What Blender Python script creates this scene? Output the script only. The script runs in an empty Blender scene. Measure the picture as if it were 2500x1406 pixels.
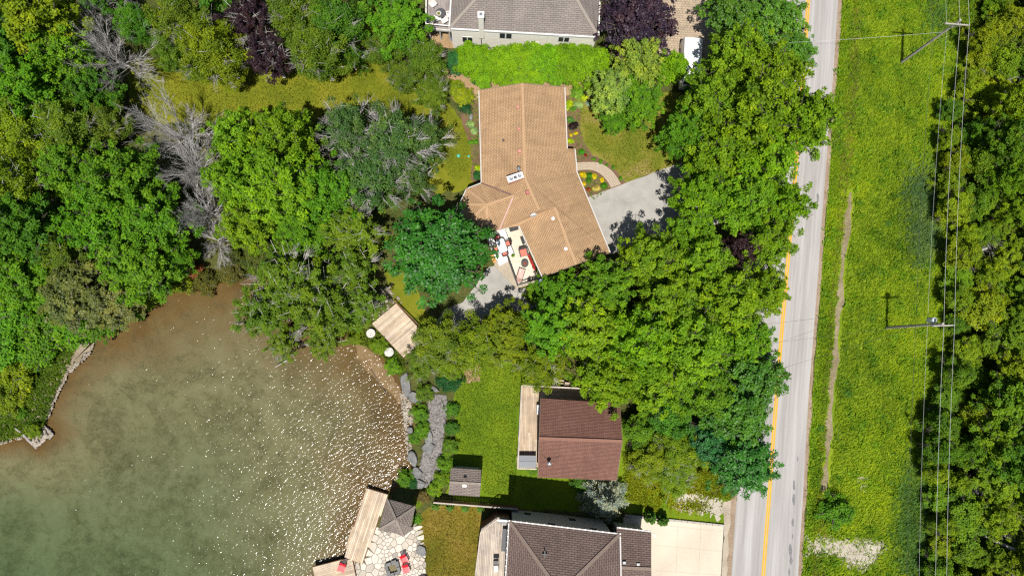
import bpy, math, random
import numpy as np
from mathutils import Vector, Matrix, Euler

# ------------------------------------------------------------------ camera, sky, sun, exposure
SC = bpy.context.scene
COL = SC.collection
R = math.radians
PW, PH, FPX, CAMH = 2500.0, 1406.0, 1667.0, 69.0      # photo size, focal length in photo pixels, drone height
cam_data = bpy.data.cameras.new('camera')
cam_data.sensor_width = 36.0
cam_data.lens = 36.0 * FPX / PW
cam_data.clip_start = 0.5
cam_data.clip_end = 2000.0
cam = bpy.data.objects.new('camera', cam_data)
COL.objects.link(cam)
cam.location = (0, 0, CAMH)
cam.rotation_euler = (R(5.6), R(-1.7), 0)
SC.camera = cam

SUN_EL, SUN_AZ = 68.5, R(180 + 5.5)                      # sun stands in the south, slightly west of the picture's vertical
w = bpy.data.worlds.new('World'); SC.world = w; w.use_nodes = True
nt = w.node_tree
sky = nt.nodes.new('ShaderNodeTexSky'); sky.sky_type = 'NISHITA'; sky.sun_disc = False
sky.sun_elevation = R(SUN_EL); sky.sun_rotation = SUN_AZ
bg = nt.nodes['Background']; bg.inputs['Strength'].default_value = 0.062
nt.links.new(sky.outputs['Color'], bg.inputs['Color'])
sl = bpy.data.lights.new('sun', 'SUN'); sl.energy = 5.0; sl.angle = R(0.55); sl.color = (1.0, 0.955, 0.88)
so = bpy.data.objects.new('sun', sl); COL.objects.link(so)
sdir = Vector((math.sin(SUN_AZ) * math.cos(R(SUN_EL)), math.cos(SUN_AZ) * math.cos(R(SUN_EL)), math.sin(R(SUN_EL))))
so.rotation_euler = sdir.to_track_quat('Z', 'Y').to_euler()
so.location = (0, -30, 90)

SC.view_settings.view_transform = 'Standard'; SC.view_settings.look = 'None'
SC.view_settings.gamma = 1.0; SC.view_settings.use_curve_mapping = False
SC.view_settings.exposure = 0.35
SC.render.engine = 'CYCLES'
cy = SC.cycles
cy.max_bounces = 6; cy.diffuse_bounces = 3; cy.glossy_bounces = 2; cy.transmission_bounces = 3
cy.transparent_max_bounces = 8; cy.caustics_reflective = False; cy.caustics_refractive = False
cy.use_denoising = False
cy.sample_clamp_direct = 12.0; cy.sample_clamp_indirect = 4.0
cy.pixel_filter_type = 'BLACKMAN_HARRIS'; cy.filter_width = 1.3

# ------------------------------------------------------------------ helpers
rng = np.random.default_rng(7)
random.seed(7)
CR = np.array(cam.rotation_euler.to_matrix())
def G(px, py, z=0.0):
    """world point at height z that stands at pixel (px, py) of the photograph"""
    d = CR @ np.array([(px - PW / 2) / FPX, -(py - PH / 2) / FPX, -1.0])
    t = (z - CAMH) / d[2]
    return np.array([0, 0, CAMH]) + d * t
def GP(pts, z=0.0):
    return [G(p[0], p[1], p[2] if len(p) > 2 else z) for p in pts]
def lin(r, g, b):
    f = lambda c: (c / 255 / 12.92) if c / 255 <= .04045 else ((c / 255 + .055) / 1.055) ** 2.4
    return (f(r), f(g), f(b))

BASE = {}
def link(o, parent=None):
    COL.objects.link(o)
    if parent is not None: o.parent = parent
    return o
def props(o, label=None, cat=None, group=None, kind=None):
    if label: o['label'] = label
    if cat: o['category'] = cat
    if group: o['group'] = group
    if kind: o['kind'] = kind
    return o
def thing(name, label, cat, base, group=None):
    o = bpy.data.objects.new(name, None); o.empty_display_size = .3
    link(o); o.location = tuple(base); BASE[o] = np.array(base, float)
    return props(o, label, cat, group)
def rawmesh(name, V, F, mats=None, fmat=None, rnd=None, smooth=False):
    """mesh from arrays; F either an (n,k) array or a list of tuples"""
    me = bpy.data.meshes.new(name)
    V = np.asarray(V, np.float32)
    if isinstance(F, np.ndarray):
        n, k = F.shape
        me.vertices.add(len(V)); me.vertices.foreach_set('co', V.ravel())
        me.loops.add(n * k); me.loops.foreach_set('vertex_index', F.astype(np.int32).ravel())
        me.polygons.add(n); me.polygons.foreach_set('loop_start', np.arange(0, n * k, k, dtype=np.int32))
        me.update(calc_edges=True)
    else:
        me.from_pydata([tuple(v) for v in V], [], [tuple(f) for f in F]); me.update()
    for m in (mats or []): me.materials.append(m)
    if fmat is not None: me.polygons.foreach_set('material_index', np.asarray(fmat, np.int32))
    if rnd is not None:
        a = me.attributes.new('rnd', 'FLOAT', 'FACE'); a.data.foreach_set('value', np.asarray(rnd, np.float32))
    if smooth: me.polygons.foreach_set('use_smooth', np.ones(len(me.polygons), bool))
    me.validate(verbose=False)
    return me
def obj(name, V, F, mat, parent=None, fmat=None, rnd=None, smooth=False, top=None):
    """one mesh object; V in world coordinates"""
    V = np.asarray(V, float)
    b = BASE.get(parent)
    if b is None: b = V.mean(0) * np.array([1, 1, 0]) + np.array([0, 0, V[:, 2].min()])
    me = rawmesh(name, V - b, F, mat if isinstance(mat, list) else [mat], fmat, rnd, smooth)
    o = bpy.data.objects.new(name, me); link(o, parent)
    if parent is None: o.location = b
    BASE[o] = b
    return o
def cat_geo(parts):
    Vs, Fs, n = [], [], 0
    for V, F in parts:
        Vs.append(np.asarray(V, float)); Fs += [tuple(i + n for i in f) for f in F]; n += len(V)
    return np.concatenate(Vs), Fs
def g_slab(poly, z0, z1, inset=0.0):
    """vertical prism over a polygon of world points (top face, sides, bottom)"""
    P = np.array([[p[0], p[1]] for p in poly]); n = len(P)
    V = [(x, y, z0) for x, y in P] + [(x, y, z1) for x, y in P]
    a = sum(P[i][0] * P[(i + 1) % n][1] - P[(i + 1) % n][0] * P[i][1] for i in range(n))
    idx = list(range(n)) if a > 0 else list(range(n))[::-1]
    F = [tuple(i + n for i in idx), tuple(reversed(idx))]
    for k in range(n):
        i, j = idx[k], idx[(k + 1) % n]
        F.append((i, j, j + n, i + n))
    return np.array(V), F
def g_tube(pts, rad, sides=6, cap=True):
    pts = np.asarray(pts, float); n = len(pts)
    rad = np.broadcast_to(rad, (n,))
    V = []; F = []
    for i in range(n):
        d = pts[min(i + 1, n - 1)] - pts[max(i - 1, 0)]
        d = d / (np.linalg.norm(d) + 1e-9)
        u = np.cross(d, [0, 0, 1.0]) if abs(d[2]) < .95 else np.cross(d, [1.0, 0, 0])
        u /= np.linalg.norm(u); v = np.cross(d, u)
        for k in range(sides):
            a = 2 * math.pi * k / sides
            V.append(pts[i] + rad[i] * (math.cos(a) * u + math.sin(a) * v))
    for i in range(n - 1):
        for k in range(sides):
            k2 = (k + 1) % sides
            F.append((i * sides + k, i * sides + k2, (i + 1) * sides + k2, (i + 1) * sides + k))
    if cap:
        F.append(tuple(range(sides))); F.append(tuple((n - 1) * sides + k for k in reversed(range(sides))))
    return np.array(V), F
def g_lathe(c, prof, n=20):
    """profile [(r,z)] turned about the vertical through c"""
    V, F = [], []
    m = len(prof)
    for r, z in prof:
        for k in range(n):
            a = 2 * math.pi * k / n
            V.append((c[0] + r * math.cos(a), c[1] + r * math.sin(a), c[2] + z))
    for i in range(m - 1):
        for k in range(n):
            k2 = (k + 1) % n
            F.append((i * n + k, i * n + k2, (i + 1) * n + k2, (i + 1) * n + k))
    F.append(tuple(reversed(range(n)))); F.append(tuple((m - 1) * n + k for k in range(n)))
    return np.array(V), F
UNIT = {}
CV = np.array([(x, y, z) for x in (-.5, .5) for y in (-.5, .5) for z in (-.5, .5)])
CF = [(0, 1, 3, 2), (4, 6, 7, 5), (0, 4, 5, 1), (2, 3, 7, 6), (0, 2, 6, 4), (1, 5, 7, 3)]
def unit_box(mat):
    """box with small chamfers, shared by every straight piece of one material"""
    if mat.name not in UNIT:
        UNIT[mat.name] = rawmesh('piece', CV, CF, [mat])
    return UNIT[mat.name]
def bar(name, a, b, wd, ht, mat, parent=None, up=(0, 0, 1)):
    """straight piece from a to b (world), width wd, height ht: its own object, shared mesh"""
    a, b = Vector(a), Vector(b)
    d = b - a; L = max(d.length, 1e-4); x = d / L
    upv = Vector(up)
    if abs(x.dot(upv)) > .99: upv = Vector((0, 1, 0))
    y = upv.cross(x).normalized(); z = x.cross(y)
    o = bpy.data.objects.new(name, unit_box(mat)); link(o, parent)
    c = (a + b) / 2
    bb = BASE.get(parent)
    if bb is not None: c = c - Vector(bb)
    mtx = Matrix((x, y, z)).transposed().to_4x4()
    mtx.translation = c
    o.matrix_local = mtx @ Matrix.Diagonal((L, wd, ht, 1))
    BASE[o] = np.array((0, 0, 0)) if bb is None else bb
    return o
def g_bar(a, b, wd, ht, up=(0, 0, 1)):
    a, b = Vector(a), Vector(b)
    d = b - a; L = max(d.length, 1e-4); x = d / L; upv = Vector(up)
    if abs(x.dot(upv)) > .99: upv = Vector((0, 1, 0))
    y = upv.cross(x).normalized(); z = x.cross(y)
    M = np.array(Matrix((x, y, z)).transposed())
    V = (CV * [L, wd, ht]) @ M.T + np.array((a + b) / 2)
    return V, CF
def rot2(a):
    return np.array([[math.cos(a), -math.sin(a)], [math.sin(a), math.cos(a)]])
def inset_poly(P, d):
    """convex-ish polygon moved inwards by d"""
    P = np.array([[p[0], p[1]] for p in P]); n = len(P)
    a = sum(P[i][0] * P[(i + 1) % n][1] - P[(i + 1) % n][0] * P[i][1] for i in range(n))
    s = 1 if a > 0 else -1
    out = []
    for i in range(n):
        p0, p1, p2 = P[i - 1], P[i], P[(i + 1) % n]
        e1 = (p1 - p0) / (np.linalg.norm(p1 - p0) + 1e-9); e2 = (p2 - p1) / (np.linalg.norm(p2 - p1) + 1e-9)
        n1 = np.array([-e1[1], e1[0]]) * s; n2 = np.array([-e2[1], e2[0]]) * s
        m = n1 + n2; m = m / max(np.dot(m, n1), .35)
        out.append(p1 + m * d)
    return np.array(out)
def in_poly(x, y, P):
    x = np.asarray(x); y = np.asarray(y); c = np.zeros(x.shape, bool)
    n = len(P)
    for i in range(n):
        x1, y1 = P[i][0], P[i][1]; x2, y2 = P[(i + 1) % n][0], P[(i + 1) % n][1]
        t = ((y1 > y) != (y2 > y)) & (x < (x2 - x1) * (y - y1) / (y2 - y1 + 1e-12) + x1)
        c ^= t
    return c
def dist_poly(x, y, P):
    x = np.asarray(x, float); y = np.asarray(y, float); D = np.full(x.shape, 1e9)
    n = len(P)
    for i in range(n):
        a = np.array(P[i][:2]); b = np.array(P[(i + 1) % n][:2]); e = b - a
        t = np.clip(((x - a[0]) * e[0] + (y - a[1]) * e[1]) / (e @ e + 1e-9), 0, 1)
        D = np.minimum(D, np.hypot(x - a[0] - t * e[0], y - a[1] - t * e[1]))
    return D
def rough_outline(P, step=.5, amp=.12, seed=1):
    """outline of a ground sheet with an uneven edge"""
    r = np.random.default_rng(seed); out = []
    n = len(P)
    for i in range(n):
        a = np.array(P[i][:2]); b = np.array(P[(i + 1) % n][:2]); L = np.linalg.norm(b - a); k = max(1, int(L / step))
        nn = np.array([-(b - a)[1], (b - a)[0]]) / (L + 1e-9)
        for j in range(k):
            out.append(a + (b - a) * j / k + nn * r.normal(0, amp) * (1 if j else .4))
    return out
def sheet(name, px, z, mat, amp=0.0, seed=1, kind='structure', step=.5, label=None, world=False):
    P = [p[:2] for p in (px if world else GP(px))]
    if amp: P = rough_outline(P, step, amp, seed)
    V, F = g_slab(P, z - .05, z)
    o = obj(name, V, F, mat)
    return props(o, kind=kind, label=label)
# ------------------------------------------------------------------ materials
def nodes(name):
    m = bpy.data.materials.new(name); m.use_nodes = True
    n = m.node_tree.nodes; l = m.node_tree.links
    return m, n, l, n['Principled BSDF'], n['Material Output']
def ramp(n, cols, interp='LINEAR'):
    r = n.new('ShaderNodeValToRGB'); e = r.color_ramp.elements; r.color_ramp.interpolation = interp
    while len(e) < len(cols): e.new(.5)
    for i, (p, c) in enumerate(cols): e[i].position = p; e[i].color = (*c, 1)
    return r
def coords(n, l, kind, scale=(1, 1, 1), rotz=0):
    mp = n.new('ShaderNodeMapping'); mp.inputs['Scale'].default_value = scale; mp.inputs['Rotation'].default_value = (0, 0, rotz)
    if kind == 'pos': s = n.new('ShaderNodeNewGeometry').outputs['Position']
    elif kind == 'uv': s = n.new('ShaderNodeUVMap').outputs['UV']
    else: s = n.new('ShaderNodeTexCoord').outputs['Object']
    l.new(s, mp.inputs['Vector']); return mp.outputs['Vector']
def noise(n, l, vec, scale, detail=4, rough=.6, dist=0):
    t = n.new('ShaderNodeTexNoise'); t.inputs['Scale'].default_value = scale; t.inputs['Detail'].default_value = detail
    t.inputs['Roughness'].default_value = rough; t.inputs['Distortion'].default_value = dist
    l.new(vec, t.inputs['Vector']); return t.outputs['Fac']
def math_(n, l, op, a, b):
    m = n.new('ShaderNodeMath'); m.operation = op
    for i, v in enumerate((a, b)):
        if isinstance(v, (int, float)): m.inputs[i].default_value = v
        else: l.new(v, m.inputs[i])
    return m.outputs[0]
def mixc(n, l, f, a, b, mode='MIX'):
    m = n.new('ShaderNodeMix'); m.data_type = 'RGBA'; m.blend_type = mode
    for k, v in ((0, f), (6, a), (7, b)):
        if isinstance(v, (int, float)): m.inputs[k].default_value = v
        elif isinstance(v, tuple): m.inputs[k].default_value = (*v, 1)
        else: l.new(v, m.inputs[k])
    return m.outputs[2]
def bump(n, l, h, strength, dist, bs):
    b = n.new('ShaderNodeBump'); b.inputs['Strength'].default_value = strength; b.inputs['Distance'].default_value = dist
    l.new(h, b.inputs['Height']); l.new(b.outputs['Normal'], bs.inputs['Normal']); return b
def mat_ground(name, cols, s1=4.0, s2=.35, mix=.5, rough=.9, bmp=.4, bdist=.05, stretch=(1, 1, 1), rotz=0, spec=.2):
    """two octaves of noise on the ground position: fine speckle and broad patches"""
    m, n, l, bs, out = nodes(name)
    v = coords(n, l, 'pos', stretch, rotz); v2 = coords(n, l, 'pos')
    f = noise(n, l, v, s1, 6, .68); g = noise(n, l, v2, s2, 4, .55, .4)
    k = math_(n, l, 'ADD', math_(n, l, 'MULTIPLY', f, 1 - mix), math_(n, l, 'MULTIPLY', g, mix))
    r = ramp(n, cols); l.new(k, r.inputs['Fac']); l.new(r.outputs['Color'], bs.inputs['Base Color'])
    bs.inputs['Roughness'].default_value = rough; bs.inputs['Specular IOR Level'].default_value = spec
    if bmp: bump(n, l, f, bmp, bdist, bs)
    return m
def mat_plain(name, col, rough=.6, metal=0.0, var=.15, scale=6.0, spec=.4, objvar=0.0):
    m, n, l, bs, out = nodes(name)
    v = coords(n, l, 'pos'); f = noise(n, l, v, scale, 5, .6)
    r = ramp(n, [(.3, tuple(c * (1 - var) for c in col)), (.7, tuple(min(1, c * (1 + var)) for c in col))])
    l.new(f, r.inputs['Fac']); c = r.outputs['Color']
    if objvar:
        oi = n.new('ShaderNodeObjectInfo'); rr = ramp(n, [(0, (1 - objvar,) * 3), (1, (1 + objvar,) * 3)]); l.new(oi.outputs['Random'], rr.inputs['Fac'])
        c = mixc(n, l, 1.0, c, rr.outputs['Color'], 'MULTIPLY')
    l.new(c, bs.inputs['Base Color'])
    bs.inputs['Roughness'].default_value = rough; bs.inputs['Metallic'].default_value = metal; bs.inputs['Specular IOR Level'].default_value = spec
    return m
def mat_board(name, c0, c1, grey=.0):
    """weathered boards: every board its own tone (object random), grain along the board's length"""
    m, n, l, bs, out = nodes(name)
    oi = n.new('ShaderNodeObjectInfo')
    r = ramp(n, [(0, c0), (.5, tuple((a + b) / 2 for a, b in zip(c0, c1))), (1, c1)]); l.new(oi.outputs['Random'], r.inputs['Fac'])
    v = coords(n, l, 'obj', (3, 9, 1))
    ad = n.new('ShaderNodeVectorMath'); ad.operation = 'ADD'; l.new(v, ad.inputs[0]); l.new(oi.outputs['Location'], ad.inputs[1])
    f = noise(n, l, ad.outputs[0], 2.2, 6, .7)
    g = ramp(n, [(.3, (.62, .6, .58)), (.62, (1.1, 1.08, 1.05))]); l.new(f, g.inputs['Fac'])
    p = noise(n, l, coords(n, l, 'pos'), .9, 4, .6)
    g2 = ramp(n, [(.35, (.78, .78, .8)), (.65, (1.08, 1.06, 1.02))]); l.new(p, g2.inputs['Fac'])
    c = mixc(n, l, 1.0, r.outputs['Color'], g.outputs['Color'], 'MULTIPLY')
    c = mixc(n, l, 1.0, c, g2.outputs['Color'], 'MULTIPLY')
    l.new(c, bs.inputs['Base Color']); bs.inputs['Roughness'].default_value = .8; bs.inputs['Specular IOR Level'].default_value = .2
    return m
def mat_shingle(name, c1, c2, mortar, bw=.33, bh=.22, stain=(.75, 1.1), msize=.03, warm=None):
    """shingle courses on the roof's own uv (metres along the eave, metres up the slope)"""
    m, n, l, bs, out = nodes(name)
    v = coords(n, l, 'uv')
    b = n.new('ShaderNodeTexBrick'); b.offset = .5
    b.inputs['Color1'].default_value = (*c1, 1); b.inputs['Color2'].default_value = (*c2, 1); b.inputs['Mortar'].default_value = (*mortar, 1)
    b.inputs['Scale'].default_value = 1; b.inputs['Mortar Size'].default_value = msize; b.inputs['Mortar Smooth'].default_value = .15
    b.inputs['Bias'].default_value = -.1; b.inputs['Brick Width'].default_value = bw; b.inputs['Row Height'].default_value = bh
    l.new(v, b.inputs['Vector'])
    p = noise(n, l, coords(n, l, 'pos'), .45, 5, .65, .6)
    ps = noise(n, l, coords(n, l, 'uv', (2.2, .25, 1)), 1.0, 5, .7)
    p = math_(n, l, 'ADD', math_(n, l, 'MULTIPLY', p, .55), math_(n, l, 'MULTIPLY', ps, .45))
    g = ramp(n, [(.34, (stain[0],) * 3), (.64, (stain[1],) * 3)]); l.new(p, g.inputs['Fac'])
    c = mixc(n, l, 1.0, b.outputs['Color'], g.outputs['Color'], 'MULTIPLY')
    q = noise(n, l, coords(n, l, 'pos'), 14, 3, .6)
    g2 = ramp(n, [(.3, (.82, .82, .82)), (.7, (1.15, 1.15, 1.15))]); l.new(q, g2.inputs['Fac'])
    c = mixc(n, l, 1.0, c, g2.outputs['Color'], 'MULTIPLY')
    l.new(c, bs.inputs['Base Color']); bs.inputs['Roughness'].default_value = .85; bs.inputs['Specular IOR Level'].default_value = .25
    # courses: each row rises towards its lower edge
    sp = n.new('ShaderNodeSeparateXYZ'); l.new(v, sp.inputs[0])
    saw = math_(n, l, 'FRACT', math_(n, l, 'DIVIDE', sp.outputs['Y'], bh), 0.0)
    h = math_(n, l, 'SUBTRACT', math_(n, l, 'MULTIPLY', saw, -.8), math_(n, l, 'MULTIPLY', b.outputs['Fac'], .6))
    bump(n, l, h, .55, .03, bs)
    return m
def mat_foliage(name, gloss=.45, trans=.38, yellow=.35, spec=.35):
    """leaves: the tree's own colour (object colour), each leaf its own shade; light passes through"""
    m, n, l, bs, out = nodes(name)
    oi = n.new('ShaderNodeObjectInfo'); at = n.new('ShaderNodeAttribute'); at.attribute_name = 'rnd'
    r = ramp(n, [(0, (.42, .5, .6)), (.45, (.9, .92, 1)), (.8, (1.3, 1.2, .9)), (1, (1.9, 1.5, 1.0))]); l.new(at.outputs['Fac'], r.inputs['Fac'])
    c = mixc(n, l, 1.0, oi.outputs['Color'], r.outputs['Color'], 'MULTIPLY')
    p = noise(n, l, coords(n, l, 'pos'), .55, 3, .6)
    g = ramp(n, [(.3, (.8, .9, 1.0)), (.7, (1.15, 1.08, .9))]); l.new(p, g.inputs['Fac'])
    c = mixc(n, l, 1.0, c, g.outputs['Color'], 'MULTIPLY')
    l.new(c, bs.inputs['Base Color']); bs.inputs['Roughness'].default_value = gloss; bs.inputs['Specular IOR Level'].default_value = spec
    tr = n.new('ShaderNodeBsdfTranslucent'); ct = mixc(n, l, 1.0, c, (1.35, 1.2, .5), 'MULTIPLY'); l.new(ct, tr.inputs['Color'])
    mx = n.new('ShaderNodeMixShader'); mx.inputs[0].default_value = trans
    l.new(bs.outputs[0], mx.inputs[1]); l.new(tr.outputs[0], mx.inputs[2]); l.new(mx.outputs[0], out.inputs['Surface'])
    return m
# ------------------------------------------------------------------ the setting: land, lake, lawns, road
SHORE_PX = [(772, 1440), (842, 1362), (870, 1290), (900, 1210), (955, 1195), (990, 1165), (1004, 1130), (996, 1080), (1006, 1020), (1000, 985), (985, 955),
            (968, 925), (945, 893), (925, 865), (900, 845), (868, 838), (845, 815), (800, 790), (740, 745), (700, 705), (668, 682), (640, 672),
            (560, 688), (470, 700), (405, 714), (350, 745), (300, 788), (232, 828), (190, 870), (160, 915), (140, 955), (122, 1000),
            (112, 1030), (132, 1058), (92, 1090), (55, 1072), (0, 1088), (-200, 1110)]
SHORE = [tuple(p[:2]) for p in GP(SHORE_PX, -.25)]
SHORE += [(-130.0, -12.0), (-150.0, -150.0), (-15.0, -150.0), (-17.5, -40.0)]
xs = np.concatenate([[-500, -300, -180, -110, -80], np.arange(-64, 64.1, .55), [80, 110, 180, 300, 500]])
ys = np.concatenate([[-500, -300, -180, -100, -65], np.arange(-44, 52.1, .55), [65, 100, 180, 300, 500]])
XX, YY = np.meshgrid(xs, ys)
ins = in_poly(XX, YY, SHORE); dd = dist_poly(XX, YY, SHORE)
ZZ = np.where(ins, -.27 - np.clip(dd, 0, 14) * .06 - np.clip(-XX * .5 - YY * .86 - 17, 0, 30) * .085 * np.clip(dd / 6, 0, 1), -.27 * np.clip(1 - dd / 1.1, 0, 1))
nz = (np.sin(XX * 1.7 + np.sin(YY * 1.1) * 2) * np.sin(YY * 1.9 + np.sin(XX * .7))) * .05
ZZ = ZZ + np.where(ins, nz * np.clip(dd, 0, 1), 0)
nx, ny = len(xs), len(ys)
idx = np.arange(nx * ny).reshape(ny, nx)
FQ = np.stack([idx[:-1, :-1], idx[:-1, 1:], idx[1:, 1:], idx[1:, :-1]], -1).reshape(-1, 4)
VV = np.stack([XX, YY, ZZ], -1).reshape(-1, 3)

# land and lake bed in one sheet: forest floor above the waterline, sand and weed below
m_land, n, l, bs, out = nodes('forest_floor_and_lake_bed')
v = coords(n, l, 'pos')
f1 = noise(n, l, v, 3.2, 6, .7); f2 = noise(n, l, v, .4, 4, .6, .5)
k = math_(n, l, 'ADD', math_(n, l, 'MULTIPLY', f1, .6), math_(n, l, 'MULTIPLY', f2, .4))
r1 = ramp(n, [(.3, (.02, .03, .008)), (.45, (.05, .065, .014)), (.56, (.085, .085, .025)), (.7, (.16, .11, .055))]); l.new(k, r1.inputs['Fac'])
f3 = noise(n, l, v, .16, 5, .62, .8); f4 = noise(n, l, v, 5.5, 4, .75); f5 = noise(n, l, v, 1.1, 5, .7, .5)
kb = math_(n, l, 'ADD', math_(n, l, 'MULTIPLY', f3, .42), math_(n, l, 'ADD', math_(n, l, 'MULTIPLY', f4, .26), math_(n, l, 'MULTIPLY', f5, .32)))
r2 = ramp(n, [(.37, (.065, .056, .026)), (.45, (.125, .103, .05)), (.52, (.17, .142, .074)), (.62, (.2, .17, .095)), (.72, (.23, .2, .12))]); l.new(kb, r2.inputs['Fac'])
sp = n.new('ShaderNodeSeparateXYZ'); l.new(v, sp.inputs[0])
# algae-browned pebbles along the edge
r3 = ramp(n, [(.36, (.05, .026, .009)), (.5, (.105, .06, .019)), (.66, (.15, .098, .04))]); l.new(kb, r3.inputs['Fac'])
ed = n.new('ShaderNodeMapRange'); ed.inputs[1].default_value = -.75; ed.inputs[2].default_value = -.3
zj = math_(n, l, 'ADD', sp.outputs['Z'], math_(n, l, 'MULTIPLY', math_(n, l, 'SUBTRACT', f5, .5), .5)); l.new(zj, ed.inputs[0])
cb = mixc(n, l, ed.outputs[0], r2.outputs['Color'], r3.outputs['Color'])
wet = n.new('ShaderNodeMapRange'); wet.inputs[1].default_value = -.24; wet.inputs[2].default_value = -.16; l.new(sp.outputs['Z'], wet.inputs[0])
c = mixc(n, l, wet.outputs[0], cb, r1.outputs['Color'])
l.new(c, bs.inputs['Base Color']); bs.inputs['Roughness'].default_value = .95; bs.inputs['Specular IOR Level'].default_value = .1
bump(n, l, f4, .6, .06, bs)
o = obj('ground', VV, FQ, m_land); props(o, kind='structure')

# water: a closed body, mirror-like rippled top, light passing through is filtered towards green
m_water, n, l, bs, out = nodes('lake_water')
n.remove(bs)
vw = coords(n, l, 'pos', (1.6, .85, 1), R(28)); vw.node.vector_type = 'TEXTURE'; vr = coords(n, l, 'pos', (1.3, .9, 1), R(12)); vr.node.vector_type = 'TEXTURE'
h1 = noise(n, l, vw, 3.3, 2, .55, .4); h2 = noise(n, l, vr, 7.0, 2, .5)
hh = math_(n, l, 'ADD', math_(n, l, 'MULTIPLY', h1, 1.0), math_(n, l, 'MULTIPLY', h2, .30))
bp = n.new('ShaderNodeBump'); bp.inputs['Strength'].default_value = 1.0; bp.inputs['Distance'].default_value = .047; l.new(hh, bp.inputs['Height'])
gl = n.new('ShaderNodeBsdfGlossy'); gl.inputs['Roughness'].default_value = .085; l.new(bp.outputs['Normal'], gl.inputs['Normal'])
tp = n.new('ShaderNodeBsdfTransparent'); tp.inputs['Color'].default_value = (.97, .985, .975, 1)
fr = n.new('ShaderNodeFresnel'); fr.inputs['IOR'].default_value = 1.33; l.new(bp.outputs['Normal'], fr.inputs['Normal'])
mx = n.new('ShaderNodeMixShader'); l.new(fr.outputs[0], mx.inputs[0]); l.new(tp.outputs[0], mx.inputs[1]); l.new(gl.outputs[0], mx.inputs[2])
l.new(mx.outputs[0], out.inputs['Surface'])
va = n.new('ShaderNodeVolumeAbsorption'); va.inputs['Color'].default_value = (.32, .72, .60, 1); va.inputs['Density'].default_value = .19
l.new(va.outputs[0], out.inputs['Volume'])
V, F = g_slab([(-151, -151), (3, -151), (3, 14), (-151, 14)], -16.0, -.25)
o = obj('lake_water', V, F, m_water); props(o, kind='structure')

# sand bar just under the surface, stony bank on the left
sheet('sand_bar', [(862, 836), (885, 838), (915, 862), (945, 898), (975, 940), (992, 985), (980, 990), (955, 960), (925, 935), (893, 905), (868, 875)], -.262, mat_ground('wet_sand', [(.3, (.13, .082, .038)), (.5, (.2, .13, .062)), (.7, (.26, .18, .095))], 5, .6, .5, bmp=.2), .1, 17)
sheet('stony_bank', [(238, 824), (222, 846), (170, 895), (140, 948), (118, 1000), (104, 1028), (60, 1052), (10, 1045), (-20, 1010), (45, 1000), (90, 950), (125, 900), (165, 862), (200, 838)], .003, mat_ground('stony_soil', [(.3, (.1, .085, .05)), (.5, (.24, .195, .135)), (.68, (.38, .32, .25))], 7, .6, .4, bmp=.8), .15, 18, step=.3)
# ---- ground sheets
m_lawn = mat_ground('lawn_green', [(.3, (.035, .07, .003)), (.46, (.085, .15, .004)), (.56, (.13, .19, .005)), (.7, (.2, .21, .02))], 9, .28, .45, bmp=.5)
m_lawn_top = mat_ground('lawn_olive', [(.3, (.05, .07, .004)), (.46, (.115, .135, .006)), (.57, (.165, .165, .01)), (.7, (.24, .19, .04))], 8, .35, .5, bmp=.5)
m_lawn_front = mat_ground('lawn_mixed', [(.32, (.055, .085, .005)), (.45, (.115, .14, .01)), (.53, (.165, .16, .02)), (.62, (.25, .18, .07)), (.74, (.3, .21, .1))], 7, .3, .6, bmp=.5)
m_lawn_dry = mat_ground('lawn_dry', [(.3, (.045, .06, .004)), (.43, (.10, .10, .007)), (.53, (.16, .125, .015)), (.62, (.24, .16, .045)), (.75, (.30, .20, .085))], 7, .22, .6, bmp=.5, stretch=(2.2, .5, 1))
m_meadow = mat_ground('meadow_soil', [(.3, (.08, .13, .005)), (.48, (.14, .21, .007)), (.6, (.2, .25, .012)), (.72, (.27, .23, .04))], 3.2, .22, .5, bmp=.8, bdist=.15)
m_mulch = mat_ground('mulch', [(.3, (.07, .04, .022)), (.5, (.145, .085, .052)), (.66, (.2, .125, .08)), (.78, (.3, .2, .14))], 11, .5, .3, bmp=.8)
m_straw = mat_ground('straw_soil', [(.3, (.13, .085, .045)), (.5, (.3, .2, .11)), (.7, (.42, .3, .17))], 9, .5, .35, bmp=.6)
m_gravel = mat_ground('gravel', [(.3, (.14, .12, .09)), (.47, (.34, .3, .24)), (.6, (.5, .46, .38)), (.74, (.62, .58, .5))], 13, .6, .3, bmp=1.0)
m_shoulder = mat_ground('shoulder_gravel', [(.3, (.12, .08, .05)), (.5, (.27, .2, .14)), (.68, (.38, .31, .24))], 12, .7, .4, bmp=1.0)
m_ditch = mat_ground('ditch_gravel', [(.3, (.09, .075, .03)), (.46, (.17, .14, .075)), (.58, (.28, .23, .15)), (.72, (.46, .41, .32))], 9, .5, .35, bmp=1.0)
m_asphalt = mat_ground('driveway_asphalt', [(.32, (.2, .19, .172)), (.44, (.285, .272, .25)), (.56, (.33, .315, .29)), (.7, (.38, .365, .335))], 11, .55, .62, bmp=.4, bdist=.02)
m_concrete = mat_ground('concrete', [(.28, (.43, .375, .30)), (.5, (.52, .455, .365)), (.72, (.58, .51, .415))], 5, .22, .6, bmp=.15, bdist=.01)
m_oldconc = mat_ground('stained_concrete', [(.3, (.24, .2, .155)), (.5, (.36, .305, .235)), (.7, (.43, .37, .3))], 5, .6, .5, bmp=.3, bdist=.02)

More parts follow.
